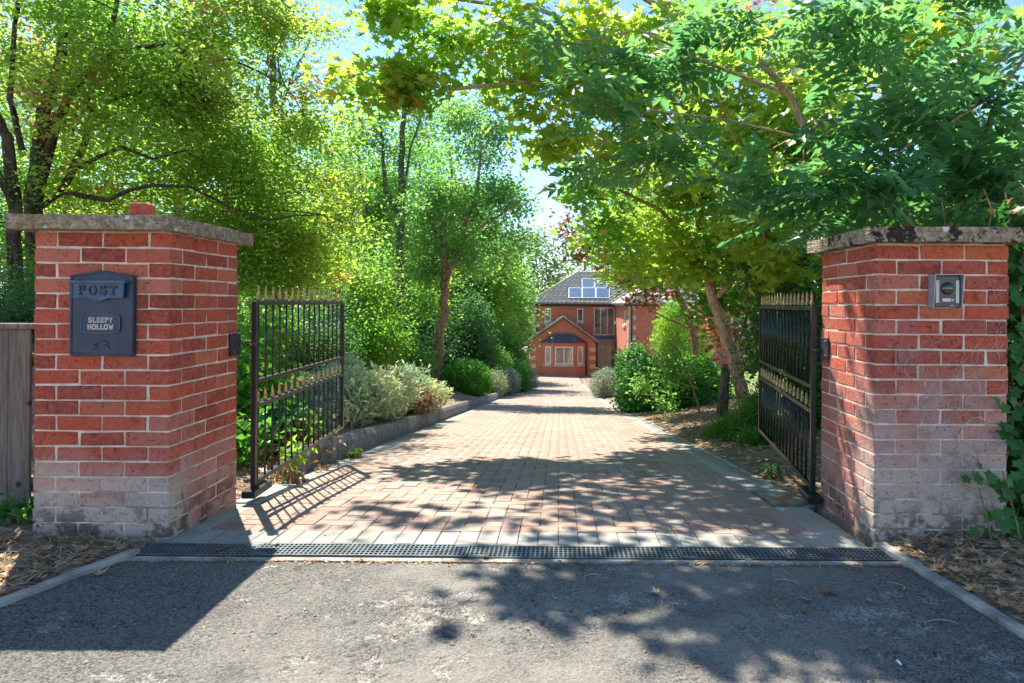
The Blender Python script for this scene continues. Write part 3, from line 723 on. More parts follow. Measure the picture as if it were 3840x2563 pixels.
# lettering built from strokes
def arc(cx, cz, rx, rz, a0, a1, n=10): return [(cx + rx * math.cos(R(a0 + (a1 - a0) * i / n)), cz + rz * math.sin(R(a0 + (a1 - a0) * i / n))) for i in range(n + 1)]
G = {'S': (.62, [arc(.31, .74, .25, .24, 20, 270) + arc(.31, .26, .25, .24, 90, -160)[1:], [(.56, .95), (.56, .72)], [(.06, .28), (.06, .05)]]),
     'L': (.62, [[(.16, 0), (.16, 1)], [(.02, 0), (.58, 0), (.58, .22)], [(.02, 1), (.30, 1)]]),
     'E': (.62, [[(.16, 0), (.16, 1)], [(.02, 0), (.58, 0), (.58, .2)], [(.02, 1), (.56, 1), (.56, .8)], [(.16, .5), (.42, .5)], [(.42, .38), (.42, .62)]]),
     'P': (.64, [[(.16, 0), (.16, 1)], [(.02, 0), (.32, 0)], [(.02, 1), (.36, 1)] + arc(.36, .74, .22, .26, 90, -90, 8)[1:] + [(.16, .48)]]),
     'Y': (.70, [[(.08, 1), (.35, .48), (.62, 1)], [(.35, .48), (.35, 0)], [(.2, 0), (.5, 0)], [(0, 1), (.2, 1)], [(.5, 1), (.7, 1)]]),
     'H': (.78, [[(.16, 0), (.16, 1)], [(.62, 0), (.62, 1)], [(.16, .5), (.62, .5)], [(.02, 0), (.3, 0)], [(.02, 1), (.3, 1)], [(.48, 0), (.76, 0)], [(.48, 1), (.76, 1)]]),
     'O': (.76, [arc(.38, .5, .33, .5, 0, 360, 18)]),
     'W': (1.0, [[(.12, 1), (.32, 0), (.5, .9), (.68, 0), (.88, 1)], [(0, 1), (.24, 1)], [(.76, 1), (1, 1)]]),
     'T': (.70, [[(.35, 0), (.35, 1)], [(.2, 0), (.5, 0)], [(.04, .76), (.04, 1), (.66, 1), (.66, .76)]])}
def text_mb(s, xc, zbase, h, yf, th, wd, track=.16, d=.002):
    m = MB(); tot = sum(G[c][0] for c in s) + track * (len(s) - 1); x = xc - tot * h * wd / 2
    for c in s:
        gw, st = G[c]
        for pl in st:
            for k, ((a, b), (c2, d2)) in enumerate(zip(pl[:-1], pl[1:])):
                L = math.hypot(c2 - a, d2 - b) or 1; ex, ez = (c2 - a) / L * .02, (d2 - b) / L * .02
                vert = abs(c2 - a) < .12
                m.bar((x + (a - ex) * h * wd, yf - .00012 * (k % 3), zbase + (b - ez) * h), (x + (c2 + ex) * h * wd, yf - .00012 * (k % 3), zbase + (d2 + ez) * h), d, th * (1.25 if vert else .8), up=Vector((ez, 0, -ex)) if False else Vector((0, 1, 0)).cross(Vector((c2 - a, 0, d2 - b))).normalized())
        x += (gw + track) * h * wd
    return m
# post box
bx0, bx1, bz0, bz1 = -2.378, -2.072, .893, 1.306; bxc = (bx0 + bx1) / 2; BY = 3.155
pb = thing('post_box', (bxc, 3.18, bz0), 'dark navy wall post box with raised POST lettering on the left pillar', 'post box')
def pent(x0, x1, z0, z1, zp): return [(x0, z0), (x1, z0), (x1, z1), ((x0 + x1) / 2, zp), (x0, z1)]
b = MB(); b.prism(pent(bx0, bx1, bz0, bz1 - .022, bz1), BY, 3.182); link('body', b, M['navy'], pb, bevel=.002)
b = MB()                                       # raised rim
pr = pent(bx0 + .006, bx1 - .006, bz0 + .006, bz1 - .027, bz1 - .006)
for (xa, za), (xb, zb) in zip(pr, pr[1:] + pr[:1]): b.bar((xa, BY - .002, za), (xb, BY - .002, zb), .009, .006, up=Vector((0, 1, 0)))
link('rim', b, M['navy'], pb, bevel=.0015)
b = MB(); fz1 = bz1 - .054
b.prism([(bx0 + .012, fz1 - .006), (bx1 - .012, fz1 - .006), (bx1 - .022, fz1 + .006), (bx0 + .022, fz1 + .006)], BY - .034, BY)
link('hood', b, M['navy2'], pb, bevel=.0015)
ff = MB(); z1 = fz1 - .008; z0 = z1 - .068; xa, xb = bx0 + .022, bx1 - .034
cut = [(xa + .004, z0), (bxc - .06, z0)] + [(bxc - .006 + .045 * math.cos(R(t)), z0 + .004 + .018 * math.sin(R(t))) for t in range(200, 341, 14)] + [(bxc + .055, z0), (xb - .004, z0), (xb, z1), (xa, z1)]
ff.prism(cut, BY - .018, BY - .008); flap = link('flap', ff, M['navy2'], pb, bevel=.001)
r2 = MB(); c3 = cut
for (ax, az), (bx_, bz_) in zip(c3, c3[1:] + c3[:1]): r2.bar((ax, BY - .020, az), (bx_, BY - .020, bz_), .004, .004, up=Vector((0, 1, 0)))
link('flap_rim', r2, M['navy2'], flap)
link('lettering', text_mb('POST', (xa + xb) / 2, z0 + .014, .042, BY - .021, .0072, 1.15, .36, .006), M['navy'], flap)
# plaque
pz0, pz1, qx0, qx1 = 1.005, 1.096, bxc - .094, bxc + .092
pl = [(qx0, pz0 + .012), (qx0 + .012, pz0 + .004)] + arc((qx0 + qx1) / 2, pz0 + .012, .08, .014, 200, 340, 8) + [(qx1 - .012, pz0 + .004), (qx1, pz0 + .012), (qx1, pz1 - .012), (qx1 - .012, pz1 - .004)] + arc((qx0 + qx1) / 2, pz1 - .012, .08, .014, -20 + 40, 160, 8) + [(qx0 + .012, pz1 - .004), (qx0, pz1 - .012)]
b = MB(); b.prism(pl, BY - .005, BY + .001); plate = link('name_plate', b, M['navy'], pb)
b = MB()
for (ax, az), (bx_, bz_) in zip(pl, pl[1:] + pl[:1]): b.bar((ax, BY - .006, az), (bx_, BY - .006, bz_), .004, .0035, up=Vector((0, 1, 0)))
link('plate_rim', b, M['navy2'], plate)
b = text_mb('SLEEPY', bxc, 1.056, .023, BY - .0062, .0042, 1.12, .14); link('lettering', b, M['letter'], plate)
b = text_mb('HOLLOW', bxc, 1.022, .023, BY - .0062, .0042, 1.08, .12); link('lettering', b, M['letter'], plate)
b = MB(); ez = .945
b.tube([(bxc - .036, BY - .003, ez - .004)] + [(bxc + x, BY - .004, ez + z) for x, z in ((-.030, .008), (-.022, .016), (0, .020), (.022, .016), (.030, .008))] + [(bxc + .036, BY - .003, ez - .004)], .0032, 6)
for s in (-1, 1): b.tube([(bxc + s * .046, BY - .003, ez - .014), (bxc + s * .040, BY - .004, ez - .018), (bxc + s * .026, BY - .004, ez - .008), (bxc + s * .020, BY - .003, ez + .002)], [.002, .004, .004, .002], 6)
link('horn_emblem', b, M['navy2'], pb, smooth=True)

# intercom
M['hood'] = simple('lilac_grey_metal', (.42, .40, .47), .35, .3, var=.06)
M['blackp'] = simple('black_plastic', (.01, .011, .013), .25, 0, var=.2, spec=.6)
M['lens'] = simple('dark_lens_glass', (.006, .009, .006), .04, 0, spec=.9)
M['strip'] = simple('pale_panel', (.50, .52, .42), .3, 0, var=.05)
ic = thing('intercom', (1.915, 3.25, 1.16), 'small black intercom under a grey metal rain hood on the right pillar', 'intercom')
ix0, ix1, iz0, iz1 = 1.842, 1.985, 1.153, 1.320
b = MB(); b.add([(ix0, 3.253, iz0), (ix0, 3.253, iz1), (ix0, 3.190, iz1), (ix0 + 0, 3.205, iz0), (ix0 + .003, 3.253, iz0), (ix0 + .003, 3.253, iz1), (ix0 + .003, 3.190, iz1), (ix0 + .003, 3.205, iz0)], [(0, 1, 2, 3), (7, 6, 5, 4), (0, 4, 5, 1), (1, 5, 6, 2), (2, 6, 7, 3), (3, 7, 4, 0)])
b.add([(ix1, 3.253, iz0), (ix1, 3.253, iz1), (ix1, 3.190, iz1), (ix1, 3.205, iz0), (ix1 - .003, 3.253, iz0), (ix1 - .003, 3.253, iz1), (ix1 - .003, 3.190, iz1), (ix1 - .003, 3.205, iz0)], [(0, 1, 2, 3), (7, 6, 5, 4), (0, 4, 5, 1), (1, 5, 6, 2), (2, 6, 7, 3), (3, 7, 4, 0)])
b.bb(ix0 + .003, ix1 - .003, 3.190, 3.253, iz1 - .003, iz1); b.bb(ix0 + .003, ix1 - .003, 3.247, 3.253, iz0, iz1 - .003)
link('rain_hood', b, M['hood'], ic)
b = MB(); b.bb(ix0 + .008, ix1 - .008, 3.212, 3.247, iz0 + .004, iz1 - .008); link('housing', b, M['blackp'], ic, bevel=.003)
fy = 3.2115
for xx in (ix0 + .014, ix1 - .030):
    b = MB(); b.bb(xx, xx + .016, fy - .0015, fy + .001, iz0 + .026, iz1 - .030); link('light_panel', b, M['strip'], ic)
b = MB(); b.lathe((ix0 + .0715, fy, 1.250), [(.031, -.002), (.031, .003), (.026, .006), (.018, .009), (.008, .011)], 20, 'Y'); link('lens', b, M['lens'], ic, smooth=True)
b = MB(); b.bb(ix0 + .046, ix0 + .088, fy - .002, fy + .001, iz0 + .032, iz0 + .048); link('name_label', b, M['letter'], ic)
b = MB(); b.lathe((ix0 + .097, fy, iz0 + .040), [(.006, -.001), (.006, .003)], 12, 'Y'); link('call_button', b, M['strip'], ic)
b = MB(); b.bb(ix0 + .086, ix0 + .104, fy - .0015, fy + .001, iz0 + .011, iz0 + .015); link('badge', b, M['hood'], ic)

# dried vine marks on the right pillar's face
dv = MB(); r = random.Random(21); yv = 3.2475
def crawl(x, z, ang, L, rad, depth=0):
    pts = [(x, yv, z)]; n = max(3, int(L / .018)); cv = r.gauss(0, .05)
    for i in range(n):
        cv = cv * .8 + r.gauss(0, .09); ang += cv; x += math.cos(ang) * .018; z += math.sin(ang) * .018
        if not (1.60 < x < 2.232 and .12 < z < 1.45): break
        if ix0 - .01 < x < ix1 + .01 and iz0 - .01 < z: break
        pts.append((x, yv + r.uniform(-.001, .001), z))
        if depth < 2 and r.random() < .22: crawl(x, z, ang + r.choice((-1, 1)) * r.uniform(.4, .9), L * .45, rad * .6, depth + 1)
    if len(pts) > 2: dv.tube(pts, [rad * (1 - .7 * i / len(pts)) for i in range(len(pts))], 4, cap=False)
for x, z, a, L, rd in ((2.15, .55, 100, .75, .0035), (2.10, .35, 85, .6, .003), (1.72, .62, 60, .5, .0022), (1.80, .50, 80, .5, .0022), (1.92, .55, 70, .5, .0025), (2.0, .60, 110, .5, .0022), (1.66, .78, 70, .35, .0018),
                      (1.85, .72, 120, .4, .0018), (1.98, .80, 60, .45, .002), (2.20, .9, 110, .5, .002), (2.18, 1.2, 110, .25, .0016), (1.70, .9, 95, .3, .0015), (1.76, .40, 50, .4, .0018), (2.05, .30, 120, .4, .0018)):
    crawl(x, z, R(a), L, rd * .72)
vm = simple('dried_vine', (.52, .42, .35), .9, 0, var=.35, nscale=30)
tag(link('dried_vine', dv, vm), 'pale dried vine stems clinging to the face of the right pillar', 'vine')

# ------------------------------------------------------------------ gates
def finial(m, p, h, r):
    m.lathe(p, [(r * .9, 0), (r * .9, h * .06), (r * .55, h * .10), (r * 1.25, h * .20), (r * 1.25, h * .25), (r * .6, h * .32), (r * 1.0, h * .42), (r * .5, h * .50), (r * .95, h * .56), (r * .55, h * .78), (r * .1, h)], 8)
bar_cache = {}
def gate(hx, hy, ex, ey, zb, label, L, mirror):
    ang = math.atan2(ex - hx, ey - hy); root = thing('iron_gate', (hx, hy, zb), label, 'gate', 'black iron driveway gates')
    root.rotation_euler = (0, 0, -ang); root.location = (hx, hy, zb)
    def p(name, mb, mat, **k):
        o = link(name, mb, mat, None, **k); o.parent = root; o.location = (0, 0, 0); return o
    H = 1.11; zu, zl = .630, .480
    for y in (0, L):
        m = MB(); m.bb(-.015, .015, y - .015, y + .015, -.01, H + .008); p('stile', m, M['iron'], bevel=.002)
    for nm, z in (('top_rail', H), ('middle_rail', zu), ('middle_rail', zl), ('bottom_rail', .015)):
        m = MB(); m.bb(-.0135, .0135, .016, L - .016, z - .014, z + .012); p(nm, m, M['iron'], bevel=.002)
    n = 16
    if 'u' not in bar_cache:
        for k, (a, b) in (('u', (zu + .012, H - .014)), ('l', (.027, zl - .014))):
            m = MB(); m.tube([(0, 0, a), (0, 0, b)], .0068, 8); me = m.mesh('bar'); fixn(me); me.materials.append(M['iron']); me.polygons.foreach_set('use_smooth', [len(q.vertices) == 4 for q in me.polygons]); bar_cache[k] = me
        for k, (z, h) in (('ft', (H + .012, .095)), ('fm', (zl + .012, .088))):
            m = MB(); finial(m, (0, 0, z), h, .0105); me = m.mesh('finial'); fixn(me); me.materials.append(M['gold']); me.polygons.foreach_set('use_smooth', [True] * len(me.polygons)); bar_cache[k] = me
            m = MB(); m.lathe((0, 0, z - .0005), [(.0125, 0), (.0125, .008)], 8); me = m.mesh('collar'); fixn(me); me.materials.append(M['iron']); bar_cache[k + 'c'] = me
    for i in range(n):
        y = .05 + (L - .10) * i / (n - 1)
        for k, nm in (('u', 'bar'), ('l', 'bar'), ('ft', 'finial'), ('fm', 'finial')):
            if k in 'ul' and i in (): continue
            o = bpy.data.objects.new(nm, bar_cache[k]); C.objects.link(o); o.parent = root; o.location = (0, y, 0)
            if nm == 'finial':
                c_ = bpy.data.objects.new('collar', bar_cache[k + 'c']); C.objects.link(c_); c_.parent = o
    m = MB(); s = -1 if mirror < 0 else 1
    m.tube([(0, -.09, .86), (0, -.01, .86)], .008, 8); m.lathe((0, -.012, .85), [(.014, 0), (.014, .022)], 10); p('hinge_pin', m, M['iron'])
    m = MB(); m.bb(-.03, .05 if mirror > 0 else .03, -.10, .16, -.055, -.012) if mirror > 0 else m.bb(-.05, .03, -.10, .16, -.055, -.012)
    p('pivot_arm', m, M['iron'], bevel=.004)
    return root
gate(-1.857, 3.955, -1.925, 5.75, .045, 'left black iron gate with gold spear tips, standing open before the pale shrubs', 1.80, 1)
gate(1.548, 3.965, 1.80, 5.82, .035, 'right black iron gate with gold spear tips, swung open against the dark hedge', 1.87, -1)

# ------------------------------------------------------------------ wooden fence left of the pillar
fr_ = thing('wooden_fence', (-3.3, 3.52, 0), 'weathered grey close board fence beside the left pillar', 'fence')
x = -2.60; r = random.Random(4); k = 0
while x > -5.2:
    wd = .118 + r.uniform(-.006, .006); m = MB(); zt = 1.005
    m.bb(x - wd, x, 3.500 + (.012 if k % 2 else 0), 3.518 + (.012 if k % 2 else 0), .01, zt); link('board', m, M['wood'], fr_, bevel=.003); x -= wd + .012; k += 1
m = MB(); m.bb(-5.2, -2.58, 3.532, 3.57, .80, .87); m.bb(-5.2, -2.58, 3.532, 3.57, .12, .2); link('rail', m, M['wood'], fr_)
m = MB(); m.bb(-5.2, -2.58, 3.475, 3.575, 1.005, 1.035); link('capping', m, M['wood'], fr_, bevel=.004)

# ------------------------------------------------------------------ house
def HX(zx, y): return ((506.67 + zx / 9.046) - VX) / F * y
def HZ(zy, y): return CAMZ - ((253.3 + zy / 9.046) - VY) / F * y
def brickwall():
    t = NT('house_brickwork'); p = t.pos(); s = t.n('ShaderNodeSeparateXYZ'); t.l(p, s.inputs[0])
    cb = t.n('ShaderNodeCombineXYZ'); t.l(t.math('ADD', s.outputs[0], s.outputs[1]), cb.inputs[0]); t.l(s.outputs[2], cb.inputs[1])
    b = t.n('ShaderNodeTexBrick'); t.l(cb.outputs[0], b.inputs['Vector']); b.inputs['Scale'].default_value = 1
    b.inputs['Brick Width'].default_value = .225; b.inputs['Row Height'].default_value = .075; b.inputs['Mortar Size'].default_value = .0075; b.inputs['Bias'].default_value = 0
    b.inputs['Color1'].default_value = (.60, .17, .08, 1); b.inputs['Color2'].default_value = (.50, .125, .065, 1); b.inputs['Mortar'].default_value = (.42, .30, .24, 1)
    c = t.mix(t.ramp(t.noise(1.2, 4), .4, .7, 0, .25), b.outputs[0], (.45, .15, .10))
    t.bsdf(c, .9, 0, t.bump(b.outputs[1], -.4, .01), .2); return t.m
M['hb'] = brickwall()
M['stone'] = simple('cream_quoin_stone', (.55, .44, .32), .85, 0, var=.12, nscale=3)
M['white'] = simple('cream_window_paint', (.82, .78, .70), .4, 0, var=.04)
def tilemat(a, b):
    t = NT('concrete_pantile'); c = t.mix(t.ramp(t.noise(7, 5), .35, .7), a, b)
    c = t.mix(t.ramp(t.noise(1.1, 3), .5, .7, 0, .5), c, (.34, .30, .22)); t.bsdf(c, .8, 0, None, .4); return t.m
M['tile'] = tilemat((.36, .31, .25), (.62, .55, .44)); M['tile2'] = simple('slate_grey_roof', (.075, .08, .085), .6, 0, var=.2)
M['lead'] = simple('lead_grey', (.16, .18, .21), .5, .2)
M['pipe'] = simple('black_pipe', (.012, .012, .013), .4)
def glassmat(name, col, rough=.03):
    t = NT(name); c = t.mix(t.ramp(t.noise(1.1, 3, vec=t.scale(t.pos(), (1, 1, .5))), .4, .6), col, tuple(k * .45 for k in col)); t.bsdf(c, rough, 0, None, .9); return t.m
M['glass'] = glassmat('window_glass', (.16, .15, .13)); M['glass2'] = glassmat('window_glass_blind', (.50, .43, .35), .1)
M['solar'] = simple('solar_cell', (.10, .14, .20), .12, .1, var=.1, nscale=2, spec=.9); M['alu'] = simple('aluminium', (.6, .6, .62), .35, .6)
BZ = -3.9
house = thing('brick_house', (2, 47, BZ), 'red brick two storey house with tiled roof, seen at the end of the drive', 'house')
def wall(u0, u1, v0, v1, holes, P, depth, name='wall', mat=None, top=None):
    """P(u,v,d) -> point; holes (u0,u1,v0,v1)"""
    us = sorted({u0, u1, *[h[0] for h in holes], *[h[1] for h in holes]}); vs_ = sorted({v0, v1, *[h[2] for h in holes], *[h[3] for h in holes]}); m = MB()
    for a, b in zip(us[:-1], us[1:]):
        for c, d in zip(vs_[:-1], vs_[1:]):
            if any(h[0] - 1e-6 <= a and b <= h[1] + 1e-6 and h[2] - 1e-6 <= c and d <= h[3] + 1e-6 for h in holes): continue
            m.add([P(a, c, 0), P(b, c, 0), P(b, d, 0), P(a, d, 0)], [(0, 1, 2, 3)])
    for a, b, c, d in holes:
        for q in (((a, c), (b, c)), ((b, c), (b, d)), ((b, d), (a, d)), ((a, d), (a, c))):
            (x0, z0), (x1, z1) = q; m.add([P(x0, z0, 0), P(x1, z1, 0), P(x1, z1, depth), P(x0, z0, depth)], [(0, 1, 2, 3)])
    me = m.mesh(name); me.materials.append(mat or M['hb']); return link(name, me, None, house)
def window(a, b, c, d, P, nv=1, glass=None, sill=True, fw=.07, rec=.07, transom=None, name='window'):
    m = MB()
    def q(u0, u1, v0, v1, d0, d1): 
        pts = [P(u, v, dd) for dd in (d0, d1) for u, v in ((u0, v0), (u1, v0), (u1, v1), (u0, v1))]
        m.add(pts, [(0, 1, 2, 3), (7, 6, 5, 4), (0, 4, 5, 1), (1, 5, 6, 2), (2, 6, 7, 3), (3, 7, 4, 0)])
    q(a, a + fw, c, d, rec - .04, rec + .03); q(b - fw, b, c, d, rec - .04, rec + .03); q(a + fw, b - fw, c, c + fw, rec - .04, rec + .03); q(a + fw, b - fw, d - fw, d, rec - .04, rec + .03)
    for i in range(1, nv): u = a + (b - a) * i / nv; q(u - fw * .45, u + fw * .45, c + fw, d - fw, rec - .035, rec + .03)
    if transom: q(a + fw, b - fw, transom - fw * .4, transom + fw * .4, rec - .03, rec + .03)
    f = link(name, m, M['white'], house)
    for i in range(nv):
        u0 = a + (b - a) * i / nv; u1 = a + (b - a) * (i + 1) / nv
        g = MB(); g.add([P(u0, c, rec + .01), P(u1, c, rec + .01), P(u1, d, rec + .01), P(u0, d, rec + .01), P(u0, c, rec + .02), P(u1, c, rec + .02), P(u1, d, rec + .02), P(u0, d, rec + .02)], [(0, 1, 2, 3), (7, 6, 5, 4), (0, 4, 5, 1), (1, 5, 6, 2), (2, 6, 7, 3), (3, 7, 4, 0)])
        link('pane', g, glass or M['glass'], f)
    if sill:
        m = MB(); m_ = m
        pts = [P(u, v, dd) for dd in (-.08, rec) for u, v in ((a - .08, c - .16), (b + .08, c - .16), (b + .08, c), (a - .08, c))]
        m.add(pts, [(0, 1, 2, 3), (7, 6, 5, 4), (0, 4, 5, 1), (1, 5, 6, 2), (2, 6, 7, 3), (3, 7, 4, 0)]); link('sill', m, M['stone'], f)
    return f
MY = 47.0; WXL = 3.98; EZ = 1.15
PM = lambda u, v, d: (u, MY + d, v)
w1 = (HX(345, MY), HX(402, MY), HZ(615, MY), HZ(497, MY)); w2 = (HX(638, MY), HX(693, MY), HZ(615, MY), HZ(497, MY)); w3 = (HX(790, MY), HX(975, MY), HZ(738, MY), HZ(488, MY)); w4 = (HX(815, MY), HX(985, MY), BZ + .02, HZ(800, MY))
wall(-2.0, 11.0, BZ, EZ, [w1, w2, w3, w4], PM, .12)
for q in (w1, w2): window(*q, PM)
window(*w3, PM, nv=3, sill=False, fw=.06); window(*w4, PM, nv=3, sill=False, fw=.07, transom=w4[3] - .35, name='entrance_door', glass=M['glass2'])
PLw = lambda u, v, d: (-2.0 + d, u, v); wall(47, 55, BZ, EZ, [], PLw, .1); PB = lambda u, v, d: (u, 55 - d, v); wall(-2.0, 11, BZ, EZ, [], PB, .1)
# gabled extension
EY = 45.4; exl, exr = HX(215, EY), HX(806, EY); gz = HZ(792, EY); gp = HZ(592, EY); exm = HX(515, EY)
PE = lambda u, v, d: (u, EY + d, v)
bw = (HX(400, EY), HX(632, EY), BZ + .0, gz - .35)
wall(exl, exr, BZ, gz, [(HX(335, EY), HX(700, EY), BZ, HZ(812, EY))], PE, .3)
m = MB(); m.add([(exl, EY, gz), (exr, EY, gz), (exm, EY, gp)], [(0, 1, 2)]); me = m.mesh('gable_wall'); link('gable_wall', me, M['hb'], house)
for xw in (exl, exr):
    m = MB(); m.add([(xw, EY, BZ), (xw, MY, BZ), (xw, MY, gz), (xw, EY, gz)], [(0, 1, 2, 3)]); link('wall', m.mesh('wall'), M['hb'], house)
# tiled slopes: real tile rolls
def tiles(A, B, Cc, D, name, mat, tw=.34, th=.42, roll=.10, clip=None):
    """slope with eave A->B and ridge D->C, rolls run up the slope"""
    A, B, Cc, D = [np.array(p, float) for p in (A, B, Cc, D)]; V = []; T = []
    W0 = np.linalg.norm(B - A); H = np.linalg.norm((D + Cc) / 2 - (A + B) / 2); ncol = int(W0 / tw); nrow = max(1, int(H / th))
    nrm = np.cross(B - A, (D + Cc) / 2 - (A + B) / 2); nrm /= np.linalg.norm(nrm); nrm *= np.sign(nrm[2]) or 1
    sub = 4
    for r_i in range(nrow):
        t0, t1 = r_i / nrow, (r_i + 1) / nrow
        L0, R0, L1, R1 = A + (D - A) * t0, B + (Cc - B) * t0, A + (D - A) * t1, B + (Cc - B) * t1
        n = max(1, int(np.linalg.norm(R0 - L0) / tw)) * sub; base = len(V)
        for tt, (Lp, Rp), lift in ((0, (L0, R0), .035), (1, (L1, R1), .012)):
            Wr = np.linalg.norm(Rp - Lp)
            for i in range(n + 1):
                s = i / n; p = Lp + (Rp - Lp) * s; ph = (np.dot(p - A, (B - A) / W0) / tw) * 2 * math.pi
                V.append(p + nrm * (lift + roll * .5 * (1 + math.cos(ph))))
        for i in range(n):
            T.append((base + i, base + i + 1, base + n + 2 + i)); T.append((base + i, base + n + 2 + i, base + n + 1 + i))
        b2 = len(V)
        for i in range(n + 1): V.append(V[base + i] - nrm * .024)
        for i in range(n):
            T.append((base + i, b2 + i, b2 + i + 1)); T.append((base + i, b2 + i + 1, base + i + 1))
    return link(name, np_mesh(name, np.array(V), np.array(T)), mat, house, kind='stuff')
RZ = 3.6; RY = 51.0; rx0 = 1.33; ex0, ex1 = -2.25, 11.2; ey0, ey1 = 46.72, 55.3; ez = EZ + .02
roof = tiles((ex0, ey0, ez), (ex1, ey0, ez), (ex1, RY, RZ), (rx0, RY, RZ), 'roof_tiles', M['tile'])
tiles((ex0, ey1, ez), (ex0, ey0, ez), (rx0, RY, RZ), (rx0, RY, RZ), 'roof_tiles', M['tile'])
m = MB(); m.add([(ex1, ey1, ez), (ex0, ey1, ez), (rx0, RY, RZ), (ex1, RY, RZ)], [(0, 1, 2, 3)]); link('rear_roof', m.mesh('rear_roof'), M['tile'], house)
m = MB(); m.tube([(ex0, ey0, ez + .05), (rx0, RY, RZ + .05), (ex1, RY, RZ + .05)], .11, 8); link('ridge_tiles', m, M['tile'], house, smooth=True)
m = MB(); m.bb(ex0, WXL - .02, ey0 - .1, ey0 + .02, ez - .11, ez + .01); link('gutter', m, M['pipe'], house)
m = MB(); m.bb(ex0 + .03, WXL - .02, ey0 + .02, MY - .003, ez - .16, ez - .05); link('soffit', m, M['pipe'], house)
# extension roof
ro = .22; ym = MY - .02
for s, xe in ((-1, exl - ro), (1, exr + ro)):
    sl_ = (gp - gz) / (exm - exl if s < 0 else exr - exm); zl = gz - ro * sl_
    if s < 0: tiles((xe, ym, zl + .04), (xe, EY - .15, zl + .04), (exm, EY - .15, gp + .1), (exm, ym, gp + .1), 'roof_tiles', M['tile'])
    else: tiles((xe, EY - .15, zl + .04), (xe, ym, zl + .04), (exm, ym, gp + .1), (exm, EY - .15, gp + .1), 'roof_tiles', M['tile'])
    m = MB(); m.bar((xe, EY - .12, zl + .0), (exm, EY - .12, gp + .04), .08, .09); link('verge_board', m, M['tile2'], house)
    m = MB(); m.bar((xe, EY - .15, zl + .10), (exm, EY - .15, gp + .14), .10, .05); link('verge_tiles', m, M['stone'], house)
# bay
b0, b1, b2_, b3 = HX(322, EY), HX(425, EY - .6), HX(618, EY - .6), HX(715, EY); by0, by1 = EY, EY - .62; bt = HZ(810, EY - .3)
segs_ = [((b0, by0), (b1, by1)), ((b1, by1), (b2_, by1)), ((b2_, by1), (b3, by0))]
for i, ((xa, ya), (xb, yb)) in enumerate(segs_):
    L = math.hypot(xb - xa, yb - ya); ux, uy = (xb - xa) / L, (yb - ya) / L; nx, ny = -uy, ux
    PP = (lambda xa, ya, ux, uy, nx, ny: (lambda u, v, d: (xa + ux * u + nx * d, ya + uy * u + ny * d, v)))(xa, ya, ux, uy, nx, ny)
    zz0, zz1 = HZ(1000, EY - .3), HZ(842, EY - .3)
    hole = (.08 * L if i == 1 else .28 * L, .92 * L if i == 1 else .80 * L, zz0, zz1)
    wall(0, L, BZ, bt, [hole], PP, .1, 'bay_wall'); window(*hole, PP, nv=2 if i == 1 else 1, glass=M['glass2'], rec=.05)
tz = HZ(728, EY - .1); tx0, tx1 = HX(440, EY), HX(600, EY)
o_ = .14
tiles((b1 - o_ * .4, by1 - o_, bt), (b2_ + o_ * .4, by1 - o_, bt), (tx1, EY - .02, tz), (tx0, EY - .02, tz), 'bay_roof_tiles', M['tile2'], .22, .2, .03)
tiles((b0 - o_, by0 - .02, bt), (b1 - o_ * .4, by1 - o_, bt), (tx0, EY - .02, tz), (tx0, EY - .02, tz), 'bay_roof_tiles', M['tile2'], .22, .2, .03)
tiles((b2_ + o_ * .4, by1 - o_, bt), (b3 + o_, by0 - .02, bt), (tx1, EY - .02, tz), (tx1, EY - .02, tz), 'bay_roof_tiles', M['tile2'], .22, .2, .03)
for a_, c_ in (((b1 - .06, by1 - o_, bt + .06), (tx0, EY - .05, tz + .04)), ((b2_ + .06, by1 - o_, bt + .06), (tx1, EY - .05, tz + .04)), ((tx0, EY - .05, tz + .03), (tx1, EY - .05, tz + .03))):
    m = MB(); m.tube([a_, c_], .04, 6); link('hip_flashing', m, M['lead'], house)
# canopy over the entrance
m = MB(); m.add([(exr - .1, MY - .02, HZ(745, MY)), (WXL - .01, MY - .02, HZ(745, MY)), (WXL - .01, MY - 1.0, HZ(778, MY - 1)), (exr - .1, MY - 1.0, HZ(778, MY - 1)), (exr - .1, MY - .02, HZ(745, MY) - .14), (WXL - .01, MY - .02, HZ(745, MY) - .14), (WXL - .01, MY - 1.0, HZ(778, MY - 1) - .14), (exr - .1, MY - 1.0, HZ(778, MY - 1) - .14)],
     [(0, 1, 2, 3), (7, 6, 5, 4), (0, 4, 5, 1), (1, 5, 6, 2), (2, 6, 7, 3), (3, 7, 4, 0)]); link('canopy', m, M['lead'], house)
# projecting wing
WY = 37.6; wx1 = 6.9
PWl = lambda u, v, d: (WXL + d, u, v)
gar = (38.4, 43.9, BZ + .0, -1.76); ww = (39.2, 40.7, HZ(640, 40), HZ(520, 40))
wall(WY, MY, BZ, EZ, [gar, ww], PWl, .25); window(*ww, PWl)
m = MB()
m.bb(WXL + .18, WXL + .24, gar[0], gar[1], gar[2], gar[3]); gd = link('garage_door', m, M['white'], house)
for i in range(1, 5):
    m = MB(); z = gar[2] + (gar[3] - gar[2]) * i / 5; m.bb(WXL + .165, WXL + .178, gar[0] + .05, gar[1] - .05, z - .02, z + .02); link('rib', m, M['white'], gd)
PWf = lambda u, v, d: (u, WY + d, v); wf = (5.2, 6.0, -1.0, .2)
wall(WXL, wx1, BZ, EZ, [], PWf, .1)
PW2 = lambda u, v, d: (u, 36.4 + d, v); wq = (7.85, 8.75, -3.2, -2.0)
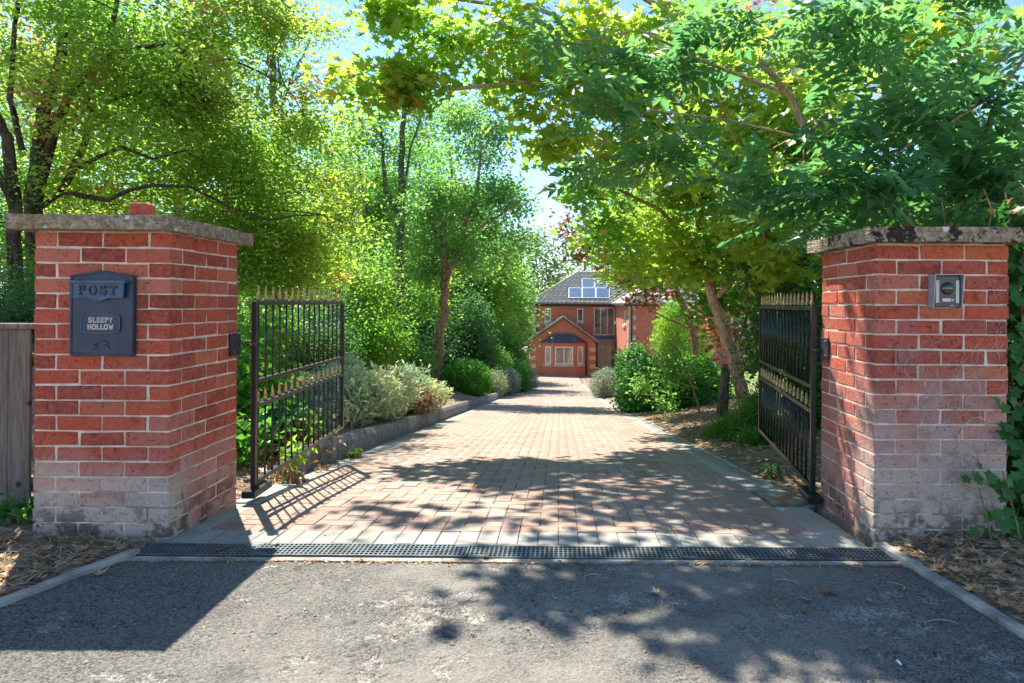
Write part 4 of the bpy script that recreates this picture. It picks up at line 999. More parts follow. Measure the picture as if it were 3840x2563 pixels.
wall(7.3, 12.5, BZ, EZ, [wq, (9.6, 10.6, -.6, .6)], PW2, .1); window(*wq, PW2); window(9.6, 10.6, -.6, .6, PW2, nv=2)
m = MB(); m.add([(7.3, 36.4, BZ), (7.3, 47, BZ), (7.3, 47, EZ), (7.3, 36.4, EZ)], [(0, 1, 2, 3)]); m.add([(wx1, WY, BZ), (wx1, 47, BZ), (wx1, 47, EZ), (wx1, WY, EZ)], [(0, 1, 2, 3)]); m.add([(12.5, 36.4, BZ), (12.5, 55, BZ), (12.5, 55, EZ), (12.5, 36.4, EZ)], [(0, 1, 2, 3)])
link('wall', m.mesh('wall'), M['hb'], house)
# wing roof, hipped to the front
tiles((WXL - .22, MY - .2, ez), (WXL - .22, WY - .25, ez), (6.0, 39.9, 2.45), (6.0, MY + 1.6, 2.45), 'roof_tiles', M['tile'])
tiles((WXL - .22, WY - .25, ez), (8.2, WY - .25, ez), (6.0, 39.9, 2.45), (6.0, 39.9, 2.45), 'roof_tiles', M['tile'])
tiles((8.2, WY - .25, ez), (8.2, MY, ez), (6.0, MY + 1.6, 2.45), (6.0, 39.9, 2.45), 'roof_tiles', M['tile'])
tiles((7.1, 36.15, ez), (12.7, 36.15, ez), (12.7, 41, 3.4), (9.0, 41, 3.4), 'roof_tiles', M['tile'])
m = MB(); m.bb(WXL - .30, WXL - .2, WY - .3, MY - .3, ez - .1, ez + .01); m.bb(WXL - .19, wx1, WY - .34, WY - .24, ez - .1, ez + .01); link('gutter', m, M['pipe'], house)
# solar panels, each its own
for zx0, zx1, zy0, zy1 in ((562, 680, 333, 422), (684, 802, 333, 422), (808, 928, 333, 422), (680, 792, 248, 326), (796, 905, 248, 326)):
    def on(zx, zy):                           # point where this line of the house plan meets the roof slope
        k = (RZ - EZ) / (RY - ey0); y = 48.5
        for _ in range(8): y = ey0 + (HZ(zy, y) - EZ) / k
        return Vector((HX(zx, y), y, HZ(zy, y)))
    nr = Vector((0, -(RZ - EZ), RY - ey0)).normalized()
    a, b_, c, d = on(zx0, zy1), on(zx1, zy1), on(zx1, zy0), on(zx0, zy0)
    m = MB(); vs_ = [p + nr * .14 for p in (a, b_, c, d)] + [p + nr * .19 for p in (a, b_, c, d)]
    m.add(vs_, [(3, 2, 1, 0), (4, 5, 6, 7), (0, 1, 5, 4), (1, 2, 6, 5), (2, 3, 7, 6), (3, 0, 4, 7)]); sp = link('solar_panel', m, M['solar'], house)
    m = MB()
    for p, q in ((a, b_), (b_, c), (c, d), (d, a)): m.bar(p + nr * .19, q + nr * .19, .05, .03, up=nr)
    link('panel_frame', m, M['alu'], sp)
# quoins
def quoins(x, y, z0, z1, s, both=False):
    z = z0; k = 0
    while z < z1 - .2:
        wd = .42 if k % 2 == 0 else .24; m = MB(); h = .29
        xa, xb = (x - .012, x + wd) if s > 0 else (x - wd, x + .012)
        m.bb(xa, xb, y - .015, y + .25 if not both else y + (.24 if k % 2 == 0 else .42), z, z + h - .012)
        if k % 2 == 0 or both: link('quoin', m, M['stone'], house, bevel=.01)
        z += h; k += 1
quoins(-2.0, MY, gz + .3, EZ - .1, 1, True); quoins(exl, EY, BZ, gz, 1); quoins(exr, EY, BZ, gz, -1); quoins(WXL, WY, BZ + .1, EZ - .1, 1, True); quoins(7.3, 36.4, BZ, EZ - .1, 1, True)
m = MB()
for x, y, za, zb in ((HX(275, MY), MY - .08, HZ(740, MY), EZ), (exl - .12, EY - .1, BZ, gz - .1), (b3 + .08, EY - .1, BZ, bt), (exr + .12, EY - .05, BZ, gz - .1), (HX(1132, WY), WY - .08, BZ, EZ)):
    m = MB(); m.tube([(x, y, za), (x, y, zb)], .045, 8); link('downpipe', m, M['pipe'], house)
m = MB(); m.lathe((HX(355, EY), EY - .10, BZ + .42), [(.06, -.08), (.07, 0), (.04, .1)], 10); link('wall_lamp', m, M['white'], house)
m = MB(); m.bb(WXL - .16, WXL, 46.0, 46.2, HZ(640, 46), HZ(610, 46)); link('alarm_box', m, M['white'], house)

# white car parked beside the house
car = thing('parked_car', (-3.2, 49, float(zc(49)) + .05), 'white car parked left of the house, partly behind bushes', 'car')
cx, cy, cz = -3.15, 49.2, BZ
prof = [(-.88, .28), (.88, .28), (.9, .80), (.80, .98), (.62, 1.48), (.5, 1.54), (-.5, 1.54), (-.62, 1.48), (-.80, .98), (-.9, .80)]
m = MB(); m.prism([(cx + x, cz + z) for x, z in prof], cy, cy + 4.2); link('body', m, simple('white_car_paint', (.75, .76, .78), .25, 0, var=.02, spec=.7), car, bevel=.05, segs=2)
m = MB(); m.add([(cx - .68, cy - .012, cz + 1.0), (cx + .68, cy - .012, cz + 1.0), (cx + .54, cy - .012, cz + 1.42), (cx - .54, cy - .012, cz + 1.42), (cx - .68, cy + .02, cz + 1.0), (cx + .68, cy + .02, cz + 1.0), (cx + .54, cy + .02, cz + 1.42), (cx - .54, cy + .02, cz + 1.42)], [(0, 1, 2, 3), (7, 6, 5, 4), (0, 4, 5, 1), (1, 5, 6, 2), (2, 6, 7, 3), (3, 7, 4, 0)])
link('rear_window', m, M['glass'], car)
for s in (-1, 1):
    m = MB(); m.bb(cx + s * .76 - .09, cx + s * .76 + .09, cy - .02, cy + .05, cz + .72, cz + .9); link('rear_light', m, simple('red_lamp', (.35, .02, .02), .2), car)
    for yy in (.75, 3.4):
        m = MB(); m.tube([(cx + s * .70, cy + yy, cz + .31), (cx + s * .89, cy + yy, cz + .31)], .31, 16); wh = link('wheel', m, M['pipe'], car)
        m = MB(); m.tube([(cx + s * .88, cy + yy, cz + .31), (cx + s * .90, cy + yy, cz + .31)], .19, 12); link('rim', m, M['alu'], wh)
m = MB(); m.bb(cx - .26, cx + .26, cy - .02, cy + .02, cz + .5, cz + .62); link('number_plate', m, M['letter'], car)
m = MB(); m.bb(cx - .85, cx + .85, cy - .06, cy + .1, cz + .3, cz + .46); link('bumper', m, M['blackp'], car, bevel=.02)

# ------------------------------------------------------------------ trees
def B(px, py, y, rx, ry, rd, n): return (tuple(W(px, py, y)), (rx / F * y, rd, ry / F * y), n)
def Lm(pts, r0, r1): return ([tuple(W(px, py, y)) for px, py, y in pts], r0, r1)
def toground(px, y):
    x = (px - VX) / F * y; return (x, y, float(zg(x, y)) - .05)

# old hawthorn behind the left pillar, arching over
haw_limbs = [([toground(36, 9.0)] + [tuple(W(*q)) for q in ((34, 300, 9), (37, 199, 9), (41, 138, 9), (52, 92, 9), (61, 54, 9), (70, 0, 9.2), (80, -60, 9.4))], .13, .04),
    Lm([(38, 200, 9), (58, 116, 8.8), (75, 88, 8.7), (92, 66, 8.6), (107, 41, 8.6), (118, 0, 8.6), (125, -40, 8.6)], .065, .02),
    Lm([(92, 66, 8.6), (110, 55, 8.5), (144, 47, 8.5), (165, 45, 8.4), (180, 54, 8.5), (214, 61, 8.6), (230, 59, 8.7), (260, 72, 8.9), (285, 86, 9.2)], .036, .010),
    Lm([(62, 192, 8.9), (80, 153, 8.8), (92, 115, 8.8), (87, 92, 8.8)], .055, .02),
    Lm([(80, 167, 8.8), (100, 156, 8.6), (122, 147, 8.5), (153, 159, 8.4), (185, 150, 8.5), (215, 168, 8.7)], .032, .010),
    Lm([(37, 210, 9), (62, 192, 8.9), (107, 200, 8.6), (130, 190, 8.5), (153, 185, 8.4), (191, 187, 8.5), (230, 207, 8.6), (268, 220, 8.8)], .04, .010),
    Lm([(107, 102, 8.8), (120, 96, 8.7), (140, 93, 8.7), (165, 84, 8.8), (200, 100, 9)], .04, .012)]
make_tree('hawthorn_tree', 'old dark trunked tree with small yellow green leaves arching behind the post box pillar', 'tree', haw_limbs,
    [B(60, 30, 9.2, 110, 80, 1.6, 240), B(190, 30, 9.4, 110, 70, 1.6, 260), B(150, 130, 9.6, 140, 75, 1.4, 330), B(255, 170, 10.0, 85, 85, 1.3, 300), B(310, 130, 10.4, 45, 45, 1.0, 60),
     B(60, 210, 10.0, 100, 60, 1.2, 130), B(200, 250, 9.8, 110, 60, 1.2, 220), B(300, 240, 10.4, 60, 70, 1.1, 190), B(290, 35, 10, 28, 60, 1, 40), B(120, -90, 9.5, 160, 60, 1.6, 120), B(60, 120, 8.2, 90, 110, .4, 40), B(170, 90, 8.2, 90, 90, .4, 40)],
    M['bark_dark'], M['lf_haw'], KITE, leaf=.085, nl=46, cr=.17, ntwig=420, twig=.008, seed=3, droop=.2, dens=.85)
make_tree('leaning_tree', 'dark leaning trunk with sparse leaves at the far left edge', 'tree',
    [([toground(14, 8.2)] + [tuple(W(*q)) for q in ((16, 290, 8.2), (15, 214, 8.2), (9, 145, 8.2), (-6, 115, 8.2), (-30, 60, 8.2))], .09, .05), Lm([(22, 150, 8.2), (10, 100, 8.1), (14, 40, 8.1), (20, -20, 8)], .04, .02), Lm([(15, 214, 8.2), (-5, 165, 8), (-20, 150, 8)], .05, .02)],
    [B(0, 60, 8.4, 50, 60, .8, 60), B(0, 190, 8.6, 55, 60, .8, 60), B(10, 260, 8.2, 50, 40, .6, 50), B(5, 300, 7.6, 34, 32, .6, 50)],
    M['bark_dark'], M['lf_mid'], KITE, leaf=.055, nl=40, cr=.16, ntwig=120, twig=.007, seed=5)
# trees further down on the left
make_tree('slim_ash_tree', 'slim open tree with a bare dead branch against the blue sky', 'tree',
    [([toground(283, 21)] + [tuple(W(*q)) for q in ((280, 200, 21), (275, 110, 21), (271, 50, 21), (270, 12, 21), (272, -20, 21))], .16, .05),
     Lm([(283, 100, 21), (293, 75, 21), (303, 55, 21), (310, 40, 21)], .06, .015), Lm([(287, 88, 21), (300, 76, 21), (317, 63, 21)], .04, .01), Lm([(283, 120, 21), (278, 60, 20.6), (290, 25, 20.5)], .05, .015)],
    [B(272, 30, 21, 30, 34, .8, 70), B(262, 75, 21, 35, 38, .9, 90), B(290, 115, 21, 40, 32, 1, 110), B(275, 160, 21, 50, 40, 1.2, 120), B(312, 48, 21, 5, 14, .3, 8)],
    M['bark_grey'], M['lf_mid'], KITE, leaf=.11, nl=26, cr=.26, ntwig=160, twig=.012, seed=8)
make_tree('twin_stem_tree', 'tall grey trunk forking into two stems, left of the drive', 'tree',
    [([toground(398, 20)] + [tuple(W(*q)) for q in ((398, 330, 20), (401, 270, 20), (402, 215, 20), (401, 160, 20), (403, 120, 20), (407, 60, 20), (410, 20, 20))], .15, .05),
     Lm([(402, 218, 20), (385, 190, 20), (383, 150, 20), (378, 105, 20)], .09, .03), Lm([(402, 205, 20), (410, 150, 20), (425, 105, 20)], .05, .02), Lm([(400, 300, 20), (375, 250, 20), (362, 190, 20), (358, 160, 20)], .05, .02)],
    [B(375, 140, 20.5, 34, 36, 1.2, 110), B(420, 120, 20.5, 30, 36, 1.2, 90), B(395, 185, 20.8, 50, 42, 1.4, 190), B(380, 240, 20.8, 50, 40, 1.4, 170), B(410, 285, 21.2, 42, 36, 1.2, 110), B(340, 160, 22, 30, 50, 1.2, 110)],
    M['bark_grey'], M['lf_mid'], KITE, leaf=.115, nl=36, cr=.30, ntwig=220, twig=.011, seed=9)
make_tree('dark_leaved_tree', 'tree with a reddish brown bare trunk and dark blue green crown beside the drive', 'tree',
    [([toground(437.6, 18)] + [tuple(W(*q)) for q in ((437, 368, 18), (439, 345, 18), (443, 310, 18), (445, 285, 18), (446, 250, 18), (444, 222, 18))], .175, .08),
     Lm([(445, 285, 18), (460, 240, 18), (478, 190, 18), (483, 130, 18)], .085, .02), Lm([(446, 255, 18), (428, 215, 18), (420, 180, 18)], .05, .02), Lm([(460, 240, 18), (500, 215, 18), (520, 200, 18)], .045, .015)],
    [B(445, 240, 18.2, 42, 26, 1.1, 80), B(436, 195, 18.2, 34, 30, 1.1, 60), B(492, 205, 18.4, 36, 46, 1.1, 90), B(485, 140, 18.6, 34, 46, 1.1, 70), B(428, 270, 18.2, 22, 14, .7, 26), B(484, 262, 18.4, 34, 18, .9, 44), B(518, 200, 18.6, 14, 30, .5, 24), B(512, 240, 18.6, 14, 10, .4, 12), B(455, 125, 18.6, 34, 34, 1, 40), B(500, 90, 18.8, 26, 24, .8, 24)],
    M['bark_brown'], M['lf_ash2'], KITE, leaf=.125, nl=42, cr=.27, ntwig=240, twig=.011, seed=10)
for i, (px, py, y, rx, ry, rd, mt, lab) in enumerate([
    (330, 215, 27, 70, 90, 2.2, 'lf_mid', 'mid green tree filling the gap above the left gate'),
    (420, 235, 30, 60, 100, 2.4, 'lf_mid', 'dense green tree standing behind the twin stems'),
    (468, 270, 33, 42, 80, 2.4, 'lf_lime', 'bright green tree behind the bare brown trunk'),
    (240, 240, 26, 80, 90, 2.2, 'lf_lime', 'bright yellow green tree seen just right of the post box pillar'),
    (110, 200, 24, 110, 100, 2.2, 'lf_mid', 'green tree in the shade behind the post box pillar'),
    (492, 305, 40, 28, 52, 2.0, 'lf_mid', 'rounded green tree left of the house'),
    (380, 300, 25, 60, 50, 1.8, 'lf_lime', 'low bright tree at the foot of the tall trunks'),
    (450, 200, 34, 60, 90, 2.6, 'lf_mid', 'tall soft green tree far behind the blue green crown'),
    (20, 220, 22, 90, 120, 2, 'lf_mid', 'tall green tree beyond the fence'),
    (70, 60, 17, 120, 110, 2.2, 'lf_haw', 'tall yellow green tree filling the top left corner'), (180, 90, 18, 85, 110, 2.0, 'lf_haw', 'tall yellow green tree left of the slim open tree')]):
    lim = [([toground(px, y), tuple(W(px - 3, py + 30, y)), tuple(W(px + 2, py, y)), tuple(W(px, py - ry * .7, y))], .17, .05), Lm([(px - 3, py + 30, y), (px + rx * .4, py - 10, y)], .07, .03), Lm([(px, py + 20, y), (px - rx * .4, py - 20, y)], .07, .03)]
    make_tree('broadleaf_tree', lab, 'tree', lim, [B(px, py, y, rx, ry, rd, 260), B(px + rx * .4, py + ry * .35, y - .8, rx * .6, ry * .5, rd * .6, 120), B(px - rx * .45, py + ry * .2, y - .8, rx * .5, ry * .5, rd * .6, 100)],
              M['bark_grey'], M[mt], KITE, leaf=.17 * y / 28, nl=32, cr=.42 * y / 28, ntwig=90, twig=.016, seed=30 + i, group='trees on the left of the drive', dens=1.25)
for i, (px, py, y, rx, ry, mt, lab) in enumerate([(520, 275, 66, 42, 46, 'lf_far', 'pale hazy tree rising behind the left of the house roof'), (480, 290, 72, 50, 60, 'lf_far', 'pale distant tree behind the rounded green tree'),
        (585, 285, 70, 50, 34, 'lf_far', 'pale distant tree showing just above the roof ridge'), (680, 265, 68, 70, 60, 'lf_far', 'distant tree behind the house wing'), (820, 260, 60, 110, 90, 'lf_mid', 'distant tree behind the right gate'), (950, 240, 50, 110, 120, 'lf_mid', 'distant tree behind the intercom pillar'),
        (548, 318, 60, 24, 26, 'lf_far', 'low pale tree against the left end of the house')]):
    b0_ = W(px, py, y); xg = (px - VX) / F * y
    lim = [([(xg, y, -4.2), tuple(W(px, py + 20, y)), tuple(W(px, py - ry * .6, y))], .3, .08), Lm([(px, py + 20, y), (px + rx * .4, py - 10, y)], .12, .05)]
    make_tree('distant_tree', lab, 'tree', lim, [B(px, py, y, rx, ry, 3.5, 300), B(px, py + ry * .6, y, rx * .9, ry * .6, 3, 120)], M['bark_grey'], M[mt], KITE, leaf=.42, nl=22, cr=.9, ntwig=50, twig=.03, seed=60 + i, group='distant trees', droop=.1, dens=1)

# maple on the right, its canopy reaching over the drive
mp = [([toground(748, 10.4)] + [tuple(W(*q)) for q in ((741, 385, 10.4), (733, 355, 10.4), (722, 325, 10.4), (714, 305, 10.3), (706, 260, 10.2), (697, 200, 10), (690, 150, 9.9), (684, 90, 9.7), (680, 20, 9.5), (676, -60, 9.3))], .115, .05),
    Lm([(749, 402, 10.2), (738, 385, 10.1), (728, 350, 10.1), (722, 320, 10.2)], .06, .05),
    Lm([(690, 150, 9.9), (640, 110, 9.2), (580, 85, 8.6), (520, 82, 8.1), (450, 90, 7.8), (390, 70, 7.6), (345, 62, 7.5)], .05, .008),
    Lm([(684, 90, 9.7), (620, 40, 9), (540, 10, 8.2), (460, 0, 7.8), (400, -20, 7.5)], .05, .01),
    Lm([(697, 200, 10), (740, 150, 9.2), (800, 100, 8.5), (860, 60, 8), (930, 30, 7.6)], .06, .015),
    Lm([(706, 260, 10.2), (660, 210, 9.6), (620, 190, 9.2), (590, 180, 9)], .04, .01),
    Lm([(680, 20, 9.5), (600, -80, 8), (500, -140, 6.8), (430, -180, 6.0)], .06, .02),
    ([tuple(W(680, 20, 9.5)), (.6, 8.4, 5.4), (-.2, 7.4, 5.1), (-.6, 6.4, 5.1), (-.6, 5.5, 5.05), (-.2, 4.8, 5.0)], .045, .012),
    ([(-.2, 7.4, 5.1), (-1.0, 7.2, 5.1), (-1.8, 7.1, 5.0)], .02, .008),
    Lm([(714, 300, 10.3), (760, 250, 9.6), (800, 200, 9.2), (850, 150, 9)], .05, .015)]
def Bw(x, y, z, rx, ry, rz, n): return ((x, y, z), (rx, ry, rz), n)
maple = make_tree('maple_tree', 'maple with a leaning tan trunk and yellow green lobed leaves arching over the drive', 'tree', mp,
    [B(405, 60, 7.9, 50, 42, .6, 36), B(380, 20, 7.7, 30, 26, .5, 26), B(470, 45, 8.0, 75, 60, .8, 66), B(545, 60, 8.4, 62, 62, .9, 60), B(345, 75, 7.6, 22, 20, .3, 10), B(535, 125, 8.6, 32, 30, .6, 34), B(430, 95, 7.8, 60, 18, .5, 26), B(610, 50, 8.8, 60, 60, 1.0, 110),
     B(640, 130, 9.2, 70, 60, 1.1, 120), B(700, 190, 9.6, 70, 60, 1.2, 130), B(640, 228, 10.0, 50, 44, .9, 80), B(700, 60, 9, 80, 60, 1.2, 110), B(790, 130, 8.8, 80, 80, 1.1, 130), B(760, 200, 8.9, 60, 34, .7, 80), B(712, 270, 10.2, 60, 30, .9, 70), B(860, 60, 8.2, 80, 60, 1.0, 110), B(970, 60, 7.8, 80, 70, 1.0, 110), B(600, 175, 9.4, 36, 30, .7, 30), B(790, 245, 8.0, 46, 30, .5, 50), B(850, 215, 7.6, 40, 24, .5, 30), B(730, 130, 8.4, 70, 60, .7, 60), B(720, 60, 6.6, 60, 40, .4, 26), B(800, 190, 6.4, 44, 30, .35, 26), B(690, 165, 6.6, 40, 26, .35, 18), B(840, 90, 6.2, 50, 34, .35, 18), B(775, 270, 10.2, 50, 34, .8, 50),
     Bw(-2.5, 6.9, 5.3, .4, .4, .2, 8)] +  # unseen clump added overhead to dapple the paving by the left gate
    [Bw(x, y, 5.0, .26, .20, .12, n) for x, y, n in ((-1.7, 5.76, 9), (-1.45, 5.72, 9), (-1.15, 5.8, 11), (-.8, 5.7, 13), (-.45, 5.6, 13), (-.1, 5.5, 12), (-1.0, 5.4, 11), (-.65, 5.25, 12), (-.3, 5.15, 13), (-.5, 4.95, 9), (0, 4.9, 12), (.1, 5.25, 12), (-.15, 4.6, 8))] +  # unseen leaf clusters added above the frame, placed to shade the right asphalt
    [Bw(x, y, 5.0, .28, .22, .12, n) for x, y, n in ((-1.83, 7.2, 8), (-1.3, 7.4, 10), (-.8, 7.3, 12), (-.45, 7.8, 9), (-.8, 6.7, 9), (-1.4, 6.8, 8), (-.45, 6.6, 11), (-.4, 7.2, 11))],  # more added clusters out of view, set to cast dapples on the near paving
    M['bark_tan'], M['lf_maple'], MAPLE, leaf=.155, nl=20, cr=.20, up=.45, droop=.9, ntwig=420, twig=.0075, singles=290, single_m=M['lf_maple_o'], seed=12, flat=.6, dens=.72)
# copper maple
make_tree('copper_maple_tree', 'small copper red leaved tree hanging in front of the house roof', 'tree',
    [([toground(700, 15.5), tuple(W(694, 330, 15.5)), tuple(W(680, 300, 15.5)), tuple(W(668, 260, 15.3)), tuple(W(660, 200, 15))], .10, .04), Lm([(680, 300, 15.5), (640, 275, 15.2), (600, 255, 15), (572, 240, 15)], .04, .01), Lm([(694, 330, 15.5), (670, 320, 15), (650, 310, 14.8)], .03, .01), Lm([(660, 200, 15), (700, 110, 14.5), (740, 60, 14)], .05, .02)],
    [B(590, 258, 15, 30, 16, .7, 40), B(570, 230, 15, 14, 14, .4, 14), B(620, 268, 15, 28, 16, .7, 44), B(650, 286, 14.9, 26, 14, .7, 34), B(640, 232, 15, 44, 30, .9, 60), B(695, 316, 14.6, 22, 16, .6, 20), B(630, 185, 15, 40, 34, .9, 40), B(690, 110, 14, 60, 50, 1, 40), B(820, 20, 13, 120, 50, 1, 60), B(735, 335, 13.5, 26, 14, .4, 14)],
    M['bark_brown'], M['lf_copper'], MAPLE, leaf=.13, nl=20, cr=.22, droop=.6, ntwig=180, twig=.009, seed=14)
make_tree('sycamore_tree', 'green sycamore crown hanging low over the right side shrubs', 'tree',
    [([toground(772, 12.5), tuple(W(768, 330, 12.5)), tuple(W(762, 270, 12.4)), tuple(W(750, 200, 12.2)), tuple(W(745, 120, 12))], .12, .05), Lm([(768, 330, 12.5), (720, 290, 12.3), (670, 265, 12), (620, 240, 11.9)], .05, .015), Lm([(762, 270, 12.4), (800, 220, 12.2), (850, 160, 12)], .05, .02)],
    [B(620, 225, 12.2, 50, 34, .9, 90), B(665, 262, 12, 44, 24, .9, 90), B(725, 288, 12, 46, 28, .9, 90), B(780, 290, 12.2, 60, 50, 1, 120), B(640, 190, 12.6, 60, 40, 1, 80), B(740, 220, 12.4, 60, 50, 1, 100), B(830, 220, 12.4, 60, 60, 1, 100), B(900, 180, 12.4, 80, 70, 1, 100), B(770, 335, 12.4, 20, 30, .5, 30), B(980, 150, 12, 60, 80, 1, 60)],
    M['bark_brown'], M['lf_mid'], MAPLE, leaf=.13, nl=20, cr=.26, droop=.6, ntwig=220, twig=.01, seed=15)
# ash, near, on the right
make_tree('ash_tree', 'ash with blue green feathery leaves reaching in from the right over the mossy cap', 'tree',
    [([toground(945, 5.4), tuple(W(930, 300, 5.4)), tuple(W(911, 224, 5.4)), tuple(W(893, 205, 5.35)), tuple(W(876, 187, 5.3)), tuple(W(845, 165, 5.3)), tuple(W(810, 140, 5.3)), tuple(W(790, 95, 5.3)), tuple(W(760, 60, 5.2))], .062, .02),
     Lm([(911, 230, 5.4), (870, 190, 5.3), (840, 150, 5.2), (815, 120, 5.2)], .02, .008), Lm([(893, 205, 5.35), (885, 120, 5.2), (880, 40, 5.1), (879, -30, 5)], .016, .008), Lm([(790, 95, 5.3), (700, 60, 5.4), (640, 30, 5.5), (560, 45, 5.6)], .016, .005),
     Lm([(930, 300, 5.4), (970, 180, 5.2), (1000, 90, 5), (1060, 10, 4.9)], .03, .012), Lm([(1000, 90, 5), (940, 130, 4.8), (880, 160, 4.8)], .014, .006), Lm([(845, 165, 5.3), (780, 190, 5.0), (740, 185, 5)], .012, .004), Lm([(810, 140, 5.3), (730, 120, 5.2), (650, 110, 5.2), (590, 150, 5.3)], .013, .004)],
    [B(770, 195, 5.0, 70, 24, .4, 42), B(930, 110, 4.9, 110, 60, .5, 130), B(870, 175, 4.9, 60, 30, .4, 44), B(700, 60, 5.4, 90, 45, .5, 60), B(620, 90, 5.5, 60, 50, .4, 34), B(590, 160, 5.6, 30, 34, .3, 18), B(880, 30, 5.0, 110, 50, .5, 60), B(990, 190, 5.0, 60, 50, .4, 60), B(550, 35, 5.6, 40, 30, .4, 12), B(830, 230, 5.3, 50, 20, .3, 20), B(1000, 20, 4.7, 60, 50, .5, 40), B(680, 140, 5.5, 50, 34, .4, 22)],
    M['bark_tan'], M['lf_ash'], ASH, leaf=.40, nl=3, cr=.13, up=.9, droop=.7, ntwig=300, twig=.0035, seed=16, flat=.6, dens=.50)
# dark hedge behind the right pillar and gate
for i, (bl, lab) in enumerate([([B(800, 330, 8.6, 60, 90, .9, 5), B(850, 380, 7.4, 40, 110, .6, 4), B(780, 250, 9.2, 60, 50, .9, 3)], 'dark evergreen hedge behind the right gate'),
                               ([B(930, 260, 6.8, 110, 70, .8, 5), B(990, 180, 7.2, 70, 60, .8, 3), B(880, 210, 7.4, 50, 50, .7, 2)], 'dark leafy hedge rising behind the mossy cap')]):
    make_shrub('evergreen_hedge', lab, bl, M['lf_blue'] if i == 0 else M['lf_gloss'], KITE, .075, 24000, cat='hedge', group='dark hedge on the right', seed=70 + i, cr=.10, nl=24, shell=.5)

# ivy at the right edge of the pillar: large leaves stand singly
iv = thing('ivy', (2.5, 3.9, 0), 'ivy climbing at the right edge beside the intercom pillar', 'ivy')
rng = np.random.default_rng(77); ivb = MB(); rnd.seed(3)
for k in range(26):
    x0 = rnd.uniform(2.27, 3.1); y0 = rnd.uniform(3.3, 4.1); x = x0; pts = [(x, y0, 0)]; z = 0
    while z < 1.75: z += .12; x += rnd.uniform(-.05, .05); x = max(2.255, x); pts.append((x, y0 + rnd.uniform(-.04, .04), z))
    ivb.tube(pts, [.010 * (1 - .6 * i / len(pts)) for i in range(len(pts))], 5, cap=False)
# a low shoot in front of the pillar
for sx in (2.16, 2.02): ivb.tube([(sx + .08, 3.14, 0.0), (sx + .05, 3.16, .18), (sx + .02, 3.2, .36)], [.005, .004, .002], 5, cap=False)
link('stems', ivb, M['bark_brown'], iv, smooth=True)
P = np.stack([rng.uniform(2.26, 3.15, 7000), rng.uniform(3.30, 4.2, 7000), rng.uniform(.0, 1.75, 7000)], 1); P[:, 0] += .08 * np.sin(P[:, 2] * 5)
P[:, 1] = 3.35 + (P[:, 1] - 3.30) * .9
link('leaf_mass', leaves_mesh('leaf_mass', P, rng.uniform(.035, .07, len(P)), IVY, .2, .9), M['lf_ivy_i'], iv, kind='stuff')
me = np_mesh('leaf', *IVY); me.materials.append(M['lf_ivy']); Lo = Vector(iv.location)
sing = [(2.27 + abs(rng.normal()) * .10, 3.22 + rng.uniform(0, .15), z) for z in rng.uniform(.05, 1.45, 110)] + [(rng.uniform(2.02, 2.26), 3.16 + rng.uniform(-.03, .05), rng.uniform(.03, .42)) for _ in range(26)] + [(2.2 + rng.uniform(-.03, .05), 3.22, rng.uniform(.5, .75)) for _ in range(7)]
O = orient(len(sing), -.1, 1.2)
for k, p in enumerate(sing):
    o = bpy.data.objects.new('leaf', me); C.objects.link(o); o.parent = iv
    nz = Vector((rng.normal() * .4, -1 + rng.normal() * .2, .35 + rng.normal() * .25)).normalized(); d = Vector((rng.normal() * .5, 0, -1)); d = (d - nz * d.dot(nz)).normalized(); xx = d.cross(nz)
    mt = Matrix((xx, d, nz)).transposed().to_4x4()
    o.matrix_local = Matrix.Translation(Vector(p) - Lo) @ mt @ Matrix.Scale(float(rng.uniform(.045, .085)), 4)

# ------------------------------------------------------------------ shrubs
# left, behind the gate
make_shrub('broadleaf_shrub', 'light green leafy shrub growing right behind the left gate', [B(255, 405, 5.8, 30, 55, .4, 3), B(282, 432, 5.6, 26, 30, .3, 2), B(250, 360, 6.2, 40, 60, .5, 2), B(238, 450, 5.0, 14, 26, .3, 1)], M['lf_box'], ROUND, .07, 3600, seed=80, cr=.10, nl=10, shell=.6,
    extra=([B(285, 455, 5.4, 50, 25, .35, 2)], M['lf_dead'], KITE, .05, 900, 'dead_leaves'))
make_shrub('variegated_shrub', 'largest pale variegated shrub, spilling over the near end of the kerb', [B(356, 396, 7.9, 40, 23, .5, 5), B(344, 412, 7.4, 24, 14, .3, 2), B(388, 396, 8.6, 26, 20, .45, 2), B(345, 372, 8.8, 16, 12, .4, 1)], M['lf_silver'], NARROW, .095, 9500, seed=81, cr=.06, nl=20, up=.1, droop=-.8, group='variegated shrubs by the kerb')
make_shrub('variegated_shrub', 'pale variegated shrub with a dead brown patch beside the bare trunk', [B(408, 388, 10.2, 26, 20, .45, 4), B(430, 396, 11.0, 16, 11, .3, 2), B(398, 396, 9.6, 18, 16, .4, 2)], M['lf_silver'], NARROW, .10, 5200, seed=82, cr=.06, nl=20, up=.1, droop=-.8, group='variegated shrubs by the kerb',
    extra=([B(417, 402, 9.7, 16, 13, .3, 3)], M['lf_dead'], KITE, .045, 2600, 'dead_leaves'))
make_shrub('variegated_shrub', 'small sage green variegated shrub between gate end and kerb', [B(318, 402, 7.4, 16, 26, .4, 3), B(310, 425, 6.2, 22, 24, .3, 2)], M['lf_silver2'], NARROW, .065, 3600, seed=83, cr=.06, nl=16, up=.1, droop=-.8, group='variegated shrubs by the kerb')
p = W(466.5, 383, 18)
make_shrub('box_bush', 'round clipped bright green bush beside the kerb', [((p.x - .05, 18.2, p.z), (.72, .70, .62), 1)], M['lf_box'], KITE, .06, 15000, seed=84, cr=.045, nl=14, shell=.12)
